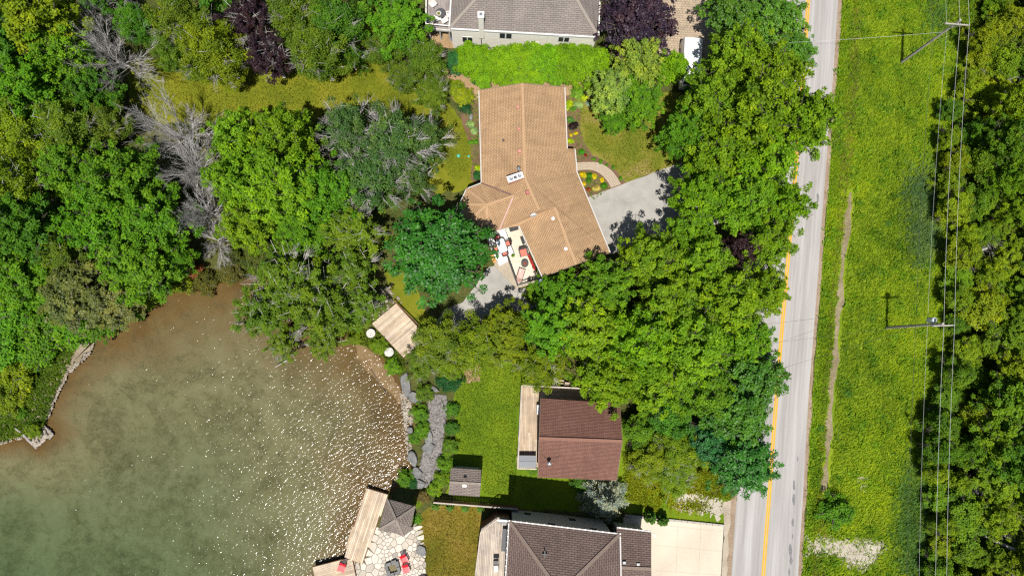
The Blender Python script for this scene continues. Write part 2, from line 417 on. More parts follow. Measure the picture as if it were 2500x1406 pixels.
sheet('lawn', [(300, 150), (640, 120), (930, -20), (1000, -20), (960, 160), (1060, 190), (1100, 260), (1168, 330), (1170, 450), (1120, 470), (1040, 470), (960, 320), (800, 290), (640, 300), (330, 300)], .006, m_lawn_top, .12, 3)
sheet('lawn', [(1395, 225), (1660, 225), (1680, 390), (1545, 440), (1528, 446), (1505, 418), (1480, 394), (1447, 380), (1428, 350), (1416, 312), (1421, 272)], .008, m_lawn_front, .04, 4)
sheet('lawn', [(1105, 880), (1330, 880), (1420, 1165), (1420, 1250), (1150, 1232), (1088, 1205), (1105, 1120), (1112, 1000)], .006, m_lawn, .1, 5)
sheet('lawn', [(1022, 1262), (1050, 1236), (1178, 1232), (1172, 1300), (1164, 1400), (1165, 1440), (1030, 1440), (1040, 1360), (1024, 1300)], .007, m_lawn_dry, .05, 6)
sheet('lawn', [(935, 660), (990, 640), (1040, 760), (1075, 790), (1035, 800), (960, 735)], .006, m_lawn_top, .1, 7)
sheet('lawn', [(1510, 1010), (1800, 1180), (1800, 1250), (1765, 1285), (1590, 1262), (1500, 1240), (1430, 1250), (1425, 1180)], .006, m_lawn, .1, 8)
sheet('flower_bed', [(1380, 190), (1470, 190), (1440, 230), (1424, 275), (1420, 312), (1432, 349), (1450, 377), (1482, 391), (1508, 415), (1530, 446), (1450, 520), (1400, 420), (1370, 300)], .0045, m_mulch, .03, 9)
sheet('flower_bed', [(1110, 215), (1160, 190), (1180, 230), (1180, 455), (1150, 440), (1150, 360), (1128, 300)], .010, m_mulch, .06, 10)
sheet('bare_earth', [(1080, 170), (1180, 160), (1300, 190), (1470, 180), (1440, 235), (1300, 225), (1170, 240), (1110, 250)], .0125, m_straw, .15, 11)
sheet('bare_earth', [(1120, 885), (1165, 880), (1178, 915), (1140, 935)], .0115, m_straw, .3, 12, step=.25)
sheet('gravel_patch', [(1640, 1208), (1705, 1195), (1740, 1222), (1770, 1232), (1760, 1266), (1700, 1250), (1650, 1240)], .0115, m_gravel, .32, 13, step=.2)
sheet('gravel_patch', [(1968, 1305), (2060, 1310), (2140, 1318), (2170, 1330), (2120, 1390), (2070, 1385), (2030, 1360), (1970, 1360)], .0135, m_gravel, .3, 14, step=.25)
sheet('gravel_patch', [(2090, 1160), (2120, 1165), (2125, 1190), (2100, 1192)], .0135, m_gravel, .2, 15, step=.3)

# road: asphalt, worn wheel tracks, shoulders, double yellow line
RD_R = [(2050, -120), (2046, 0), (2034, 180), (2022, 330), (2009, 500), (1998, 650), (1986, 810), (1974, 960), (1966, 1100), (1959, 1230), (1952, 1330), (1948, 1406), (1940, 1520)]
RD_C = [(1981, -120), (1973, 0), (1961, 180), (1949, 330), (1935, 500), (1922, 650), (1908, 810), (1896, 960), (1885, 1100), (1876, 1230), (1868, 1330), (1863, 1406), (1854, 1520)]
RD_L = [(1912, -120), (1900, 0), (1888, 180), (1876, 330), (1861, 500), (1847, 650), (1832, 810), (1819, 960), (1807, 1100), (1797, 1230), (1790, 1330), (1785, 1406), (1776, 1520)]
m_road, n, l, bs, out = nodes('old_asphalt')
v = coords(n, l, 'uv')
sp = n.new('ShaderNodeSeparateXYZ'); l.new(v, sp.inputs[0])
st = coords(n, l, 'uv', (3.2, .09, 1)); a1 = noise(n, l, st, 1.0, 5, .65)
a2 = noise(n, l, coords(n, l, 'pos'), 16, 3, .7); a3 = noise(n, l, coords(n, l, 'uv', (.9, .05, 1)), 1.0, 3, .5)
kk = math_(n, l, 'ADD', math_(n, l, 'MULTIPLY', a1, .4), math_(n, l, 'ADD', math_(n, l, 'MULTIPLY', a2, .25), math_(n, l, 'MULTIPLY', a3, .35)))
rr = ramp(n, [(.33, (.21, .2, .195)), (.45, (.285, .27, .26)), (.54, (.345, .33, .32)), (.66, (.43, .415, .405))]); l.new(kk, rr.inputs['Fac'])
ck = noise(n, l, coords(n, l, 'uv', (7, .7, 1)), 1.0, 6, .8, 1.2)      # cracks and patches
cr = ramp(n, [(.655, (1, 1, 1)), (.68, (.55, .55, .56))]); l.new(ck, cr.inputs['Fac'])
c = mixc(n, l, 1.0, rr.outputs['Color'], cr.outputs['Color'], 'MULTIPLY')
l.new(c, bs.inputs['Base Color']); bs.inputs['Roughness'].default_value = .85; bs.inputs['Specular IOR Level'].default_value = .2
bump(n, l, a2, .3, .01, bs)
m_yellow = mat_ground('yellow_paint', [(.3, (.45, .22, .02)), (.45, (.62, .31, .03)), (.7, (.72, .38, .05))], 12, 1.0, .35, bmp=.1, bdist=.005)
def strip(name, Lp, Rp, z, mat, th=.06, kind='structure', parent=None):
    """band between two pixel polylines, uv = metres across / metres along"""
    A, B = GP(Lp), GP(Rp); V = []; F = []; along = 0; uv = []
    for i, (a, b) in enumerate(zip(A, B)):
        if i: along += np.linalg.norm((a + b) / 2 - (A[i - 1] + B[i - 1]) / 2)
        V += [(a[0], a[1], z), (b[0], b[1], z)]; uv += [(0, along), (np.linalg.norm(b - a), along)]
    n_ = len(A)
    F = [(2 * i, 2 * i + 2, 2 * i + 3, 2 * i + 1) for i in range(n_ - 1)]
    V2 = [(x, y, zz - th) for x, y, zz in V]
    N = len(V)
    F2 = [(N + 2 * i, N + 2 * i + 2, 2 * i + 2, 2 * i) for i in range(n_ - 1)] + [(2 * i + 1, 2 * i + 3, N + 2 * i + 3, N + 2 * i + 1) for i in range(n_ - 1)]
    o = obj(name, np.array(V + V2), F + F2, mat, parent)
    lay = o.data.uv_layers.new(name='UVMap'); U = uv + uv
    for lp in o.data.loops: lay.data[lp.index].uv = U[lp.vertex_index]
    return props(o, kind=kind) if parent is None else o
def off(P, d): return [(x + d, y) for x, y in P]
def densify(P, k=4):
    out = []
    for a, b in zip(P[:-1], P[1:]):
        out += [(a[0] + (b[0] - a[0]) * i / k, a[1] + (b[1] - a[1]) * i / k) for i in range(k)]
    return out + [P[-1]]
rj = np.random.default_rng(3)
def jig(P, s): return [(x + rj.normal(0, s), y) for x, y in P]
road = strip('road', RD_L, RD_R, .05, m_road, .3)
for d in (-4.6, .7):
    strip('centre_line', off(RD_C, d), off(RD_C, d + 3.9), .055, m_yellow, .004, parent=road)
m_patch = mat_plain('tar_patch', (.16, .155, .16), .8, var=.2)
for (px, py, w_, h_) in [(1938, 1185, 5, 14), (1937, 1218, 6, 16), (1935, 1275, 4.5, 12), (1934, 1308, 3, 6), (1929, 1342, 7, 18), (1931, 1367, 6, 12), (1947, 1120, 2.5, 8), (1926, 1395, 4, 10), (1996, 485, 5, 14)]:
    P = [(px + math.cos(t) * w_ * rj.uniform(.4, .75), py + math.sin(t) * h_ * rj.uniform(.7, 1.1)) for t in np.arange(0, 6.28, .6)]
    V, F = g_slab([p[:2] for p in GP(P)], .048, .0535); obj('tar_patch', V, F, m_patch, road)
DR, DL = densify(RD_R), densify(RD_L)
strip('road_shoulder', off(DR, -2), jig(off(DR, 9), 1.8), .04, m_shoulder, .2)
strip('road_shoulder', jig(off(DL, -12), 2), off(DL, 2), .04, m_shoulder, .2)
MD_R = [(2480, -200), (2480, 1600)]
sheet('meadow', jig(off(DR, 10), 1.5) + [(2330, 1520), (2360, 1000), (2380, 500), (2420, -120)], .012, m_meadow)
DT = [(2078, 470), (2068, 540), (2057, 640), (2050, 720), (2043, 800), (2038, 880), (2030, 960), (2025, 1030), (2020, 1100), (2014, 1160), (2010, 1200)]
DT = densify(DT, 4)
DT = [(x + rj.normal(0, 1.6), y) for x, y in DT]
wd_ = [2.5 + 6 * math.sin(i * .37) ** 2 + rj.uniform(0, 4) for i in range(len(DT))]
wd_[0] = wd_[-1] = 2
strip('ditch', [(p[0] - a, p[1]) for p, a in zip(DT, wd_)], [(p[0] + a * .9, p[1]) for p, a in zip(DT, wd_)], .0245, m_ditch, .05)

# driveways, paths
sheet('driveway', [(1436, 482), (1525, 448), (1612, 416), (1700, 384), (1875, 330), (1860, 520), (1700, 560), (1600, 585), (1490, 622)], .024, m_asphalt, .02, 21)
sheet('driveway', [(1192, 652), (1240, 640), (1266, 704), (1292, 704), (1330, 735), (1240, 790), (1120, 800), (1062, 790), (1085, 755), (1130, 738), (1160, 700)], .020, m_asphalt, .02, 22)
conc = sheet('concrete_driveway', [(1576, 1262), (1672, 1272), (1767, 1284), (1758, 1420), (1756, 1500), (1520, 1500), (1522, 1262)], .026, m_concrete)
m_joint = mat_plain('joint', (.30, .25, .2), .9)
for a, b in [((1600, 1330), (1764, 1345)), ((1600, 1392), (1760, 1403)), ((1655, 1270), (1648, 1480)), ((1711, 1277), (1703, 1480)), ((1600, 1280), (1767, 1297))]:
    bar('control_joint', G(*a, .0265), G(*b, .0265), .018, .003, m_joint, conc)
sheet('drive_apron', [(1766, 1225), (1797, 1218), (1792, 1330), (1786, 1420), (1780, 1500), (1750, 1500), (1759, 1420), (1768, 1284)], .022, m_oldconc, .06, 23)
bar('drain_edge', G(1767.5, 1284, .03), G(1757, 1480, .03), .05, .04, mat_plain('drain', (.06, .06, .06)), conc)

# paver driveway at the top (pavers under 10 pixels: laid out in the material)
m_paver, n, l, bs, out = nodes('pavers')
b = n.new('ShaderNodeTexBrick'); v = coords(n, l, 'pos', (1, 1, 1), R(3)); l.new(v, b.inputs['Vector'])
for k_, c_ in (('Color1', (.42, .33, .23)), ('Color2', (.34, .265, .19)), ('Mortar', (.14, .115, .085))): b.inputs[k_].default_value = (*c_, 1)
b.inputs['Scale'].default_value = 1; b.inputs['Brick Width'].default_value = .3; b.inputs['Row Height'].default_value = .26; b.inputs['Mortar Size'].default_value = .018
p = noise(n, l, coords(n, l, 'pos'), .8, 4, .6); g = ramp(n, [(.3, (.8, .8, .8)), (.7, (1.15, 1.13, 1.1))]); l.new(p, g.inputs['Fac'])
l.new(mixc(n, l, 1.0, b.outputs['Color'], g.outputs['Color'], 'MULTIPLY'), bs.inputs['Base Color']); bs.inputs['Roughness'].default_value = .85
bump(n, l, b.outputs['Fac'], -.3, .02, bs)
sheet('paver_driveway', [(1600, -60), (1900, -60), (1890, 120), (1720, 170), (1600, 150), (1570, 60)], .018, m_paver, .03, 24)

# curved entrance path: rows of pavers between two arcs
m_pathp = mat_plain('path_paver', (.36, .30, .225), .85, var=.12, objvar=.12)
def catmull(P, k=8):
    P = [np.array(p, float) for p in P]; Q = [2 * P[0] - P[1]] + P + [2 * P[-1] - P[-2]]; out = []
    for i in range(1, len(Q) - 2):
        for j in range(k):
            t = j / k; a, b, c, d = Q[i - 1], Q[i], Q[i + 1], Q[i + 2]
            out.append(.5 * ((2 * b) + (c - a) * t + (2 * a - 5 * b + 4 * c - d) * t * t + (3 * b - a - 3 * c + d) * t ** 3))
    return out + [P[-1]]
outer = catmull([(1404, 398), (1432, 396), (1462, 398), (1487, 412), (1504, 430), (1516, 450)], 9)
inner = catmull([(1408, 417), (1430, 415), (1450, 417), (1468, 427), (1482, 442), (1492, 459)], 9)
geo = []
for i in range(len(outer) - 1):
    a0, a1 = G(*outer[i]), G(*outer[i + 1]); b0, b1 = G(*inner[i]), G(*inner[i + 1])
    for j in range(5):
        t0, t1 = j / 5 + .012, (j + 1) / 5 - .012
        e = .1
        q = [a0 + (b0 - a0) * t0, a1 + (b1 - a1) * t0, a1 + (b1 - a1) * t1, a0 + (b0 - a0) * t1]
        cc = sum(q) / 4; q = [cc + (x - cc) * (1 - e) for x in q]
        geo.append(g_slab(q, .0, .03 + rj.uniform(0, .006)))
path = sheet('garden_path', [(p[0], p[1]) for p in outer] + [(p[0], p[1]) for p in reversed(inner)], .022, m_shoulder)
V, F = cat_geo(geo); props(obj('paver', V, F, m_pathp, path), kind='stuff')
# ------------------------------------------------------------------ vegetation
m_leaf = mat_foliage('leaves', .55, .40, spec=.18)
m_leaf_gloss = mat_foliage('leaves_glossy', .45, .28, spec=.28)
m_bark = mat_ground('bark', [(.3, (.05, .042, .035)), (.55, (.12, .1, .085)), (.75, (.2, .18, .16))], 5, 1.0, .3, bmp=.6, stretch=(1, 1, .25))
m_birchbark = mat_ground('pale_bark', [(.3, (.16, .15, .13)), (.5, (.42, .4, .37)), (.75, (.62, .6, .57))], 4, 1.0, .3, bmp=.3, stretch=(1, 1, 2))
m_dead = mat_ground('dead_wood', [(.3, (.2, .19, .18)), (.5, (.42, .4, .385)), (.72, (.62, .6, .585))], 3, .6, .4, bmp=.3)

def leaves(C, N, T, S, width=.36, droop=.12):
    """one kite-shaped leaf (quad) at every point C, normal N, pointing along T, length S"""
    N = N / (np.linalg.norm(N, axis=1, keepdims=True) + 1e-9)
    T = T - N * (T * N).sum(1, keepdims=True); T = T / (np.linalg.norm(T, axis=1, keepdims=True) + 1e-9)
    B = np.cross(N, T); S = S[:, None]
    V = np.stack([C - T * S * .45, C - T * S * .02 + B * S * width + N * S * .05, C + T * S * .55 - N * S * droop, C - T * S * .02 - B * S * width + N * S * .05], 1)
    n_ = len(C)
    return V.reshape(-1, 3), np.arange(n_ * 4).reshape(n_, 4)
def unit(v): return v / (np.linalg.norm(v, axis=-1, keepdims=True) + 1e-9)

def crown_proto(name, seed, Rr=4.5, H=10.0, base=3.0, nlimb=26, sub=6, leaf=.25, per=140, flat=.5, rc=(.62, 1.0), mat=None, bark=None,
                rag=.3, up=.9, spread=.27, fill=.12, droop=.12, dome=.75, width=.36, bare=0, jit=.45):
    r = np.random.default_rng(seed)
    Hc = H - base
    tubes = []; cl = []; cr = []; cdir = []
    top = np.array([0, 0, H - Hc * .25])
    tubes.append(g_tube([(0, 0, 0), (r.normal(0, .1), r.normal(0, .1), base), (r.normal(0, .25), r.normal(0, .25), H - Hc * .3)], [.03 * H, .022 * H, .008 * H], 7))
    for i in range(nlimb):
        zf = ((i + .5) / nlimb) ** dome                       # 0 low rim .. 1 top
        az = i * 2.39996 + r.normal(0, .25)
        el = zf * 1.45
        k = 1 + r.uniform(-rag, rag * .55)
        end = np.array([math.cos(az) * math.cos(el) * Rr * k, math.sin(az) * math.cos(el) * Rr * k, base + Hc * .22 + Hc * .78 * math.sin(el) * (1 + (k - 1) * .5)])
        st = np.array([0, 0, base * .8 + (H - Hc * .35 - base * .8) * (zf * .75)])
        mid = (st + end) / 2 + np.array([0, 0, .06 * Hc]) + r.normal(0, .2, 3)
        tubes.append(g_tube([st, mid, end], [.085 * Rr / 4.5, .055, .02], 5, False))
        side = unit(np.cross(end - st, [0, 0, 1.0]) + 1e-6)
        for j in range(sub):
            t = .42 + .58 * (j + r.uniform(.1, .9)) / sub
            q = (1 - t) ** 2 * st + 2 * t * (1 - t) * mid + t * t * end
            off_ = (side * r.normal(0, 1) + np.array([0, 0, r.normal(0, .5)])) * Rr * spread * (.5 + .5 * t) * (1.15 - .5 * t)
            c = q + off_
            cl.append(c); cr.append(r.uniform(*rc) * Rr / 4.5 * (1.1 - .35 * t)); cdir.append(unit(c - np.array([0, 0, base + Hc * .2])))
            if r.random() < .5: tubes.append(g_tube([q, c], [.03, .012], 3, False))
    for i in range(bare):                                       # bare pale branches standing out of the leaves
        az = r.uniform(0, 6.28); el = r.uniform(.1, 1.2)
        d = np.array([math.cos(az) * math.cos(el), math.sin(az) * math.cos(el), math.sin(el)])
        p0 = np.array([0, 0, base + Hc * .25]) + d * [Rr, Rr, Hc * .75] * .62
        for kx in range(5):
            e = p0 + (d + r.normal(0, .3, 3)) * Rr * r.uniform(.25, .45)
            tubes.append(g_tube([p0, (p0 + e) / 2 + r.normal(0, .08, 3), e], [.045, .03, .012], 3, False))
            for ky in range(4):
                e2 = (p0 + e) / 2 + (d + r.normal(0, .45, 3)) * Rr * r.uniform(.1, .25)
                tubes.append(g_tube([(p0 + e) / 2, e2], [.022, .009], 3, False))
    cl = np.array(cl); cr = np.array(cr); cdir = np.array(cdir)
    n_ = np.maximum(8, (per * (cr / (np.mean(rc) * Rr / 4.5)) ** 2).astype(int))
    ci = np.repeat(np.arange(len(cl)), n_)
    u = unit(r.normal(size=(len(ci), 3))) * (r.random((len(ci), 1)) ** .42)
    u[:, 2] *= flat
    d2 = (u[:, :2] ** 2).sum(1)
    P = cl[ci] + u * cr[ci][:, None]; P[:, 2] -= d2 * cr[ci] * .35
    N = np.array([0, 0, up]) + cdir[ci] * .45 + r.normal(0, jit, P.shape)
    T = u * [1, 1, .2] + cdir[ci] * .35 + r.normal(0, .35, P.shape)
    nf = int(len(P) * fill)
    uf = unit(r.normal(size=(nf, 3))) * (r.random((nf, 1)) ** .4) * [Rr * .72, Rr * .72, Hc * .33]
    Pf = uf + np.array([0, 0, base + Hc * .42])
    P = np.concatenate([P, Pf]); N = np.concatenate([N, np.array([0, 0, 1]) + r.normal(0, .5, Pf.shape)]); T = np.concatenate([T, r.normal(size=Pf.shape)])
    S = leaf * r.uniform(.5, 1.45, len(P))
    V, F = leaves(P, N, T, S, width, droop)
    # shade of each leaf: partly its own, partly its spray's
    rn = np.clip(np.concatenate([(r.random(len(cl)) * .5)[ci], r.random(nf) * .4]) + r.random(len(P)) * .5, 0, 1)
    cm = rawmesh(name + '_crown', V, F, [mat or m_leaf], rnd=rn)
    tv, tf = cat_geo(tubes)
    tm = rawmesh(name + '_trunk', tv, tf, [bark or m_bark], smooth=True)
    return dict(crown=cm, trunk=tm, R=Rr, H=H, zc=base + Hc * .55)
def dead_proto(name, seed, Rr=4.2, H=8.0):
    r = np.random.default_rng(seed); tubes = []
    tubes.append(g_tube([(0, 0, 0), (.1, .05, H * .25), (r.normal(0, .2), r.normal(0, .2), H * .45)], [.2, .15, .08], 6))
    def grow(p, d, L, rad, lvl):
        n_ = 4; pts = [p]; q = p.copy()
        for i in range(n_ - 1):
            d = unit(d + r.normal(0, .1, 3) + np.array([0, 0, .03])); q = q + d * L / (n_ - 1); pts.append(q)
        tubes.append(g_tube(pts, np.linspace(rad, rad * .4, n_), 4 if lvl < 1 else 3, False))
        if lvl < 3:
            for k in range((9, 6, 4)[lvl]):
                t = r.uniform(.2, 1.0); a = np.array(pts); f = t * (n_ - 1); i = min(int(f), n_ - 2)
                s = a[i] + (a[i + 1] - a[i]) * (f - i)
                grow(s, unit(d + r.normal(0, .3, 3)), L * r.uniform(.4, .62), max(rad * .44, .011), lvl + 1)
    for i in range(13):
        az = i * 2.4 + r.normal(0, .3); el = r.uniform(.15, 1.35)
        d = np.array([math.cos(az) * math.cos(el), math.sin(az) * math.cos(el), math.sin(el)])
        grow(np.array([0, 0, H * r.uniform(.18, .45)]), d, Rr * r.uniform(.7, 1.0), .075, 0)
    tv, tf = cat_geo(tubes)
    return dict(trunk=rawmesh(name, tv, tf, [m_dead], smooth=True), crown=None, R=Rr, H=H, zc=H * .55)

P_ = {}
P_['maple'] = [crown_proto('maple', 10 + i, nlimb=46, sub=6, per=98, leaf=.245, rag=.34, rc=(.42, .78), spread=.3, jit=.6, flat=.6) for i in range(5)]
P_['round'] = [crown_proto('round', 20 + i, nlimb=46, sub=6, per=90, leaf=.22, rag=.16, rc=(.46, .75), mat=m_leaf_gloss, spread=.24) for i in range(3)]
P_['birch'] = [crown_proto('birch', 30 + i, H=11, base=2.5, nlimb=24, sub=7, per=170, leaf=.17, rag=.3, flat=.7, rc=(.6, 1.0), bark=m_birchbark, up=.6, bare=5, width=.4) for i in range(4)]
P_['ash'] = [crown_proto('ash', 40 + i, H=10, base=2.5, nlimb=22, sub=6, per=135, leaf=.17, rag=.35, flat=.7, rc=(.5, .9), bark=m_dead, up=.6, bare=16, fill=.05) for i in range(2)]
P_['silver'] = [crown_proto('silver', 50 + i, H=10, base=3.2, nlimb=26, sub=6, per=90, leaf=.22, rag=.45, rc=(.42, .75), bark=m_birchbark, bare=4, fill=.05, spread=.3) for i in range(3)]
P_['scrub'] = [crown_proto('scrub', 60 + i, Rr=3.2, H=6, base=1.0, nlimb=22, sub=6, per=120, leaf=.19, rag=.4, flat=.65, rc=(.7, 1.15), bare=2) for i in range(4)]
P_['bush'] = [crown_proto('bush', 70 + i, Rr=1.8, H=2.2, base=.15, nlimb=20, sub=4, per=85, leaf=.16, rag=.3, rc=(.9, 1.4), fill=.2, dome=.9) for i in range(3)]
P_['hedge'] = [crown_proto('hedge', 80 + i, Rr=2.2, H=4.2, base=.4, nlimb=30, sub=4, per=150, leaf=.15, rag=.22, flat=.9, rc=(.8, 1.3), fill=.2, up=1.0, dome=.6) for i in range(3)]
P_['dead'] = [dead_proto('dead_tree', 90 + i) for i in range(3)]
P_['spire'] = [crown_proto('spire', 95, Rr=.6, H=2.6, base=.1, nlimb=40, sub=3, per=40, leaf=.1, rag=.12, rc=(.7, 1.0), flat=1.0, fill=.4, dome=1.3)]
def spruce_proto(seed, Rr=2.3, H=5.5):
    r = np.random.default_rng(seed); tubes = [g_tube([(0, 0, 0), (0, 0, H)], [.14, .02], 6)]
    C, N, T = [], [], []
    for lay in range(15):
        z = .5 + (H - .6) * lay / 15; rad = Rr * (1 - lay / 15.5) * r.uniform(.85, 1.1)
        for k in range(max(5, int(15 - lay * .7))):
            az = r.uniform(0, 6.28); d = np.array([math.cos(az), math.sin(az), .12]); L = rad * r.uniform(.75, 1.08)
            tubes.append(g_tube([(0, 0, z), np.array([0, 0, z]) + d * L], [.03, .008], 3, False))
            m_ = int(60 * L) + 8
            t = r.uniform(.15, 1, m_); w_ = (1 - t) * .38 + .08
            sd = np.array([-d[1], d[0], 0])
            C.append(np.array([0, 0, z]) + d * (L * t)[:, None] + sd * (r.normal(0, 1, m_) * w_ * L * .6)[:, None] + r.normal(0, .04, (m_, 3)))
            N.append(np.tile([0, 0, 1.0], (m_, 1)) + r.normal(0, .6, (m_, 3))); T.append(np.tile(d, (m_, 1)) + sd * r.normal(0, .8, (m_, 1)))
    C = np.concatenate(C); V, F = leaves(C, np.concatenate(N), np.concatenate(T), .17 * r.uniform(.7, 1.3, len(C)), .2, .05)
    tv, tf = cat_geo(tubes)
    return dict(crown=rawmesh('spruce_crown', V, F, [m_leaf], rnd=r.random(len(C))), trunk=rawmesh('spruce_trunk', tv, tf, [m_bark]), R=Rr, H=H, zc=H * .4)
P_['spruce'] = [spruce_proto(5)]

COLR = dict(maple=(.19, .345, .012), maple2=(.125, .285, .012), mid=(.08, .21, .014), deep=(.036, .175, .014), birch=(.13, .215, .015), olive=(.135, .16, .034),
            ash=(.1, .2, .042), purple=(.045, .022, .034), varieg=(.27, .37, .055), willow=(.185, .275, .008), silver=(.14, .245, .014), cedar=(.175, .35, .006),
            blue=(.30, .38, .33), wooddark=(.10, .215, .01), woodlight=(.22, .31, .008), wood=(.155, .275, .01), lime=(.3, .36, .008), emerald=(.022, .13, .022))
CNT = {}
def tree(px, py, rad, kind, col, label, cat='tree', name=None, group=None, hs=1.0, ground=0.0, sx=1.0, az=None):
    """crown centre at pixel (px,py), crown radius rad in photo pixels; the trunk stands where that crown's axis meets the ground"""
    ps = P_[kind]; k = CNT.get(kind, 0); CNT[kind] = k + 1
    p = ps[k % len(ps)]
    rm = rad / 24.0 * {'round': 1.16, 'birch': .98, 'dead': .95, 'ash': 1.12}.get(kind, 1.07); s = rm / p['R']
    hz = s ** .6 * hs if kind not in ('bush', 'spire') else s * hs
    zc = p['zc'] * hz
    rm = rm * (CAMH - zc) / CAMH; s = rm / p['R']
    g = G(px, py, zc); rr_ = np.random.default_rng(int(px * 7 + py * 13))
    t = thing(name or {'dead': 'dead_tree'}.get(kind, kind + '_tree' if kind not in ('bush', 'hedge', 'scrub', 'spire') else {'bush': 'shrub', 'hedge': 'hedge_shrub', 'scrub': 'scrub_tree', 'spire': 'arborvitae'}[kind]),
              label, cat, (g[0], g[1], ground), group)
    t.rotation_euler = (0, 0, rr_.uniform(0, 6.28) if az is None else az); t.scale = (s * sx, s, hz)
    if p['crown'] is not None:
        c = bpy.data.objects.new('crown', p['crown']); link(c, t)
        cc = np.array(COLR[col] if isinstance(col, str) else col) * rr_.uniform(.88, 1.12) * np.array([rr_.uniform(.9, 1.12), 1, rr_.uniform(.8, 1.2)])
        c.color = (*cc, 1)
    tr = bpy.data.objects.new('trunk' if p['crown'] is not None else 'branches', p['trunk']); link(tr, t)
    return t

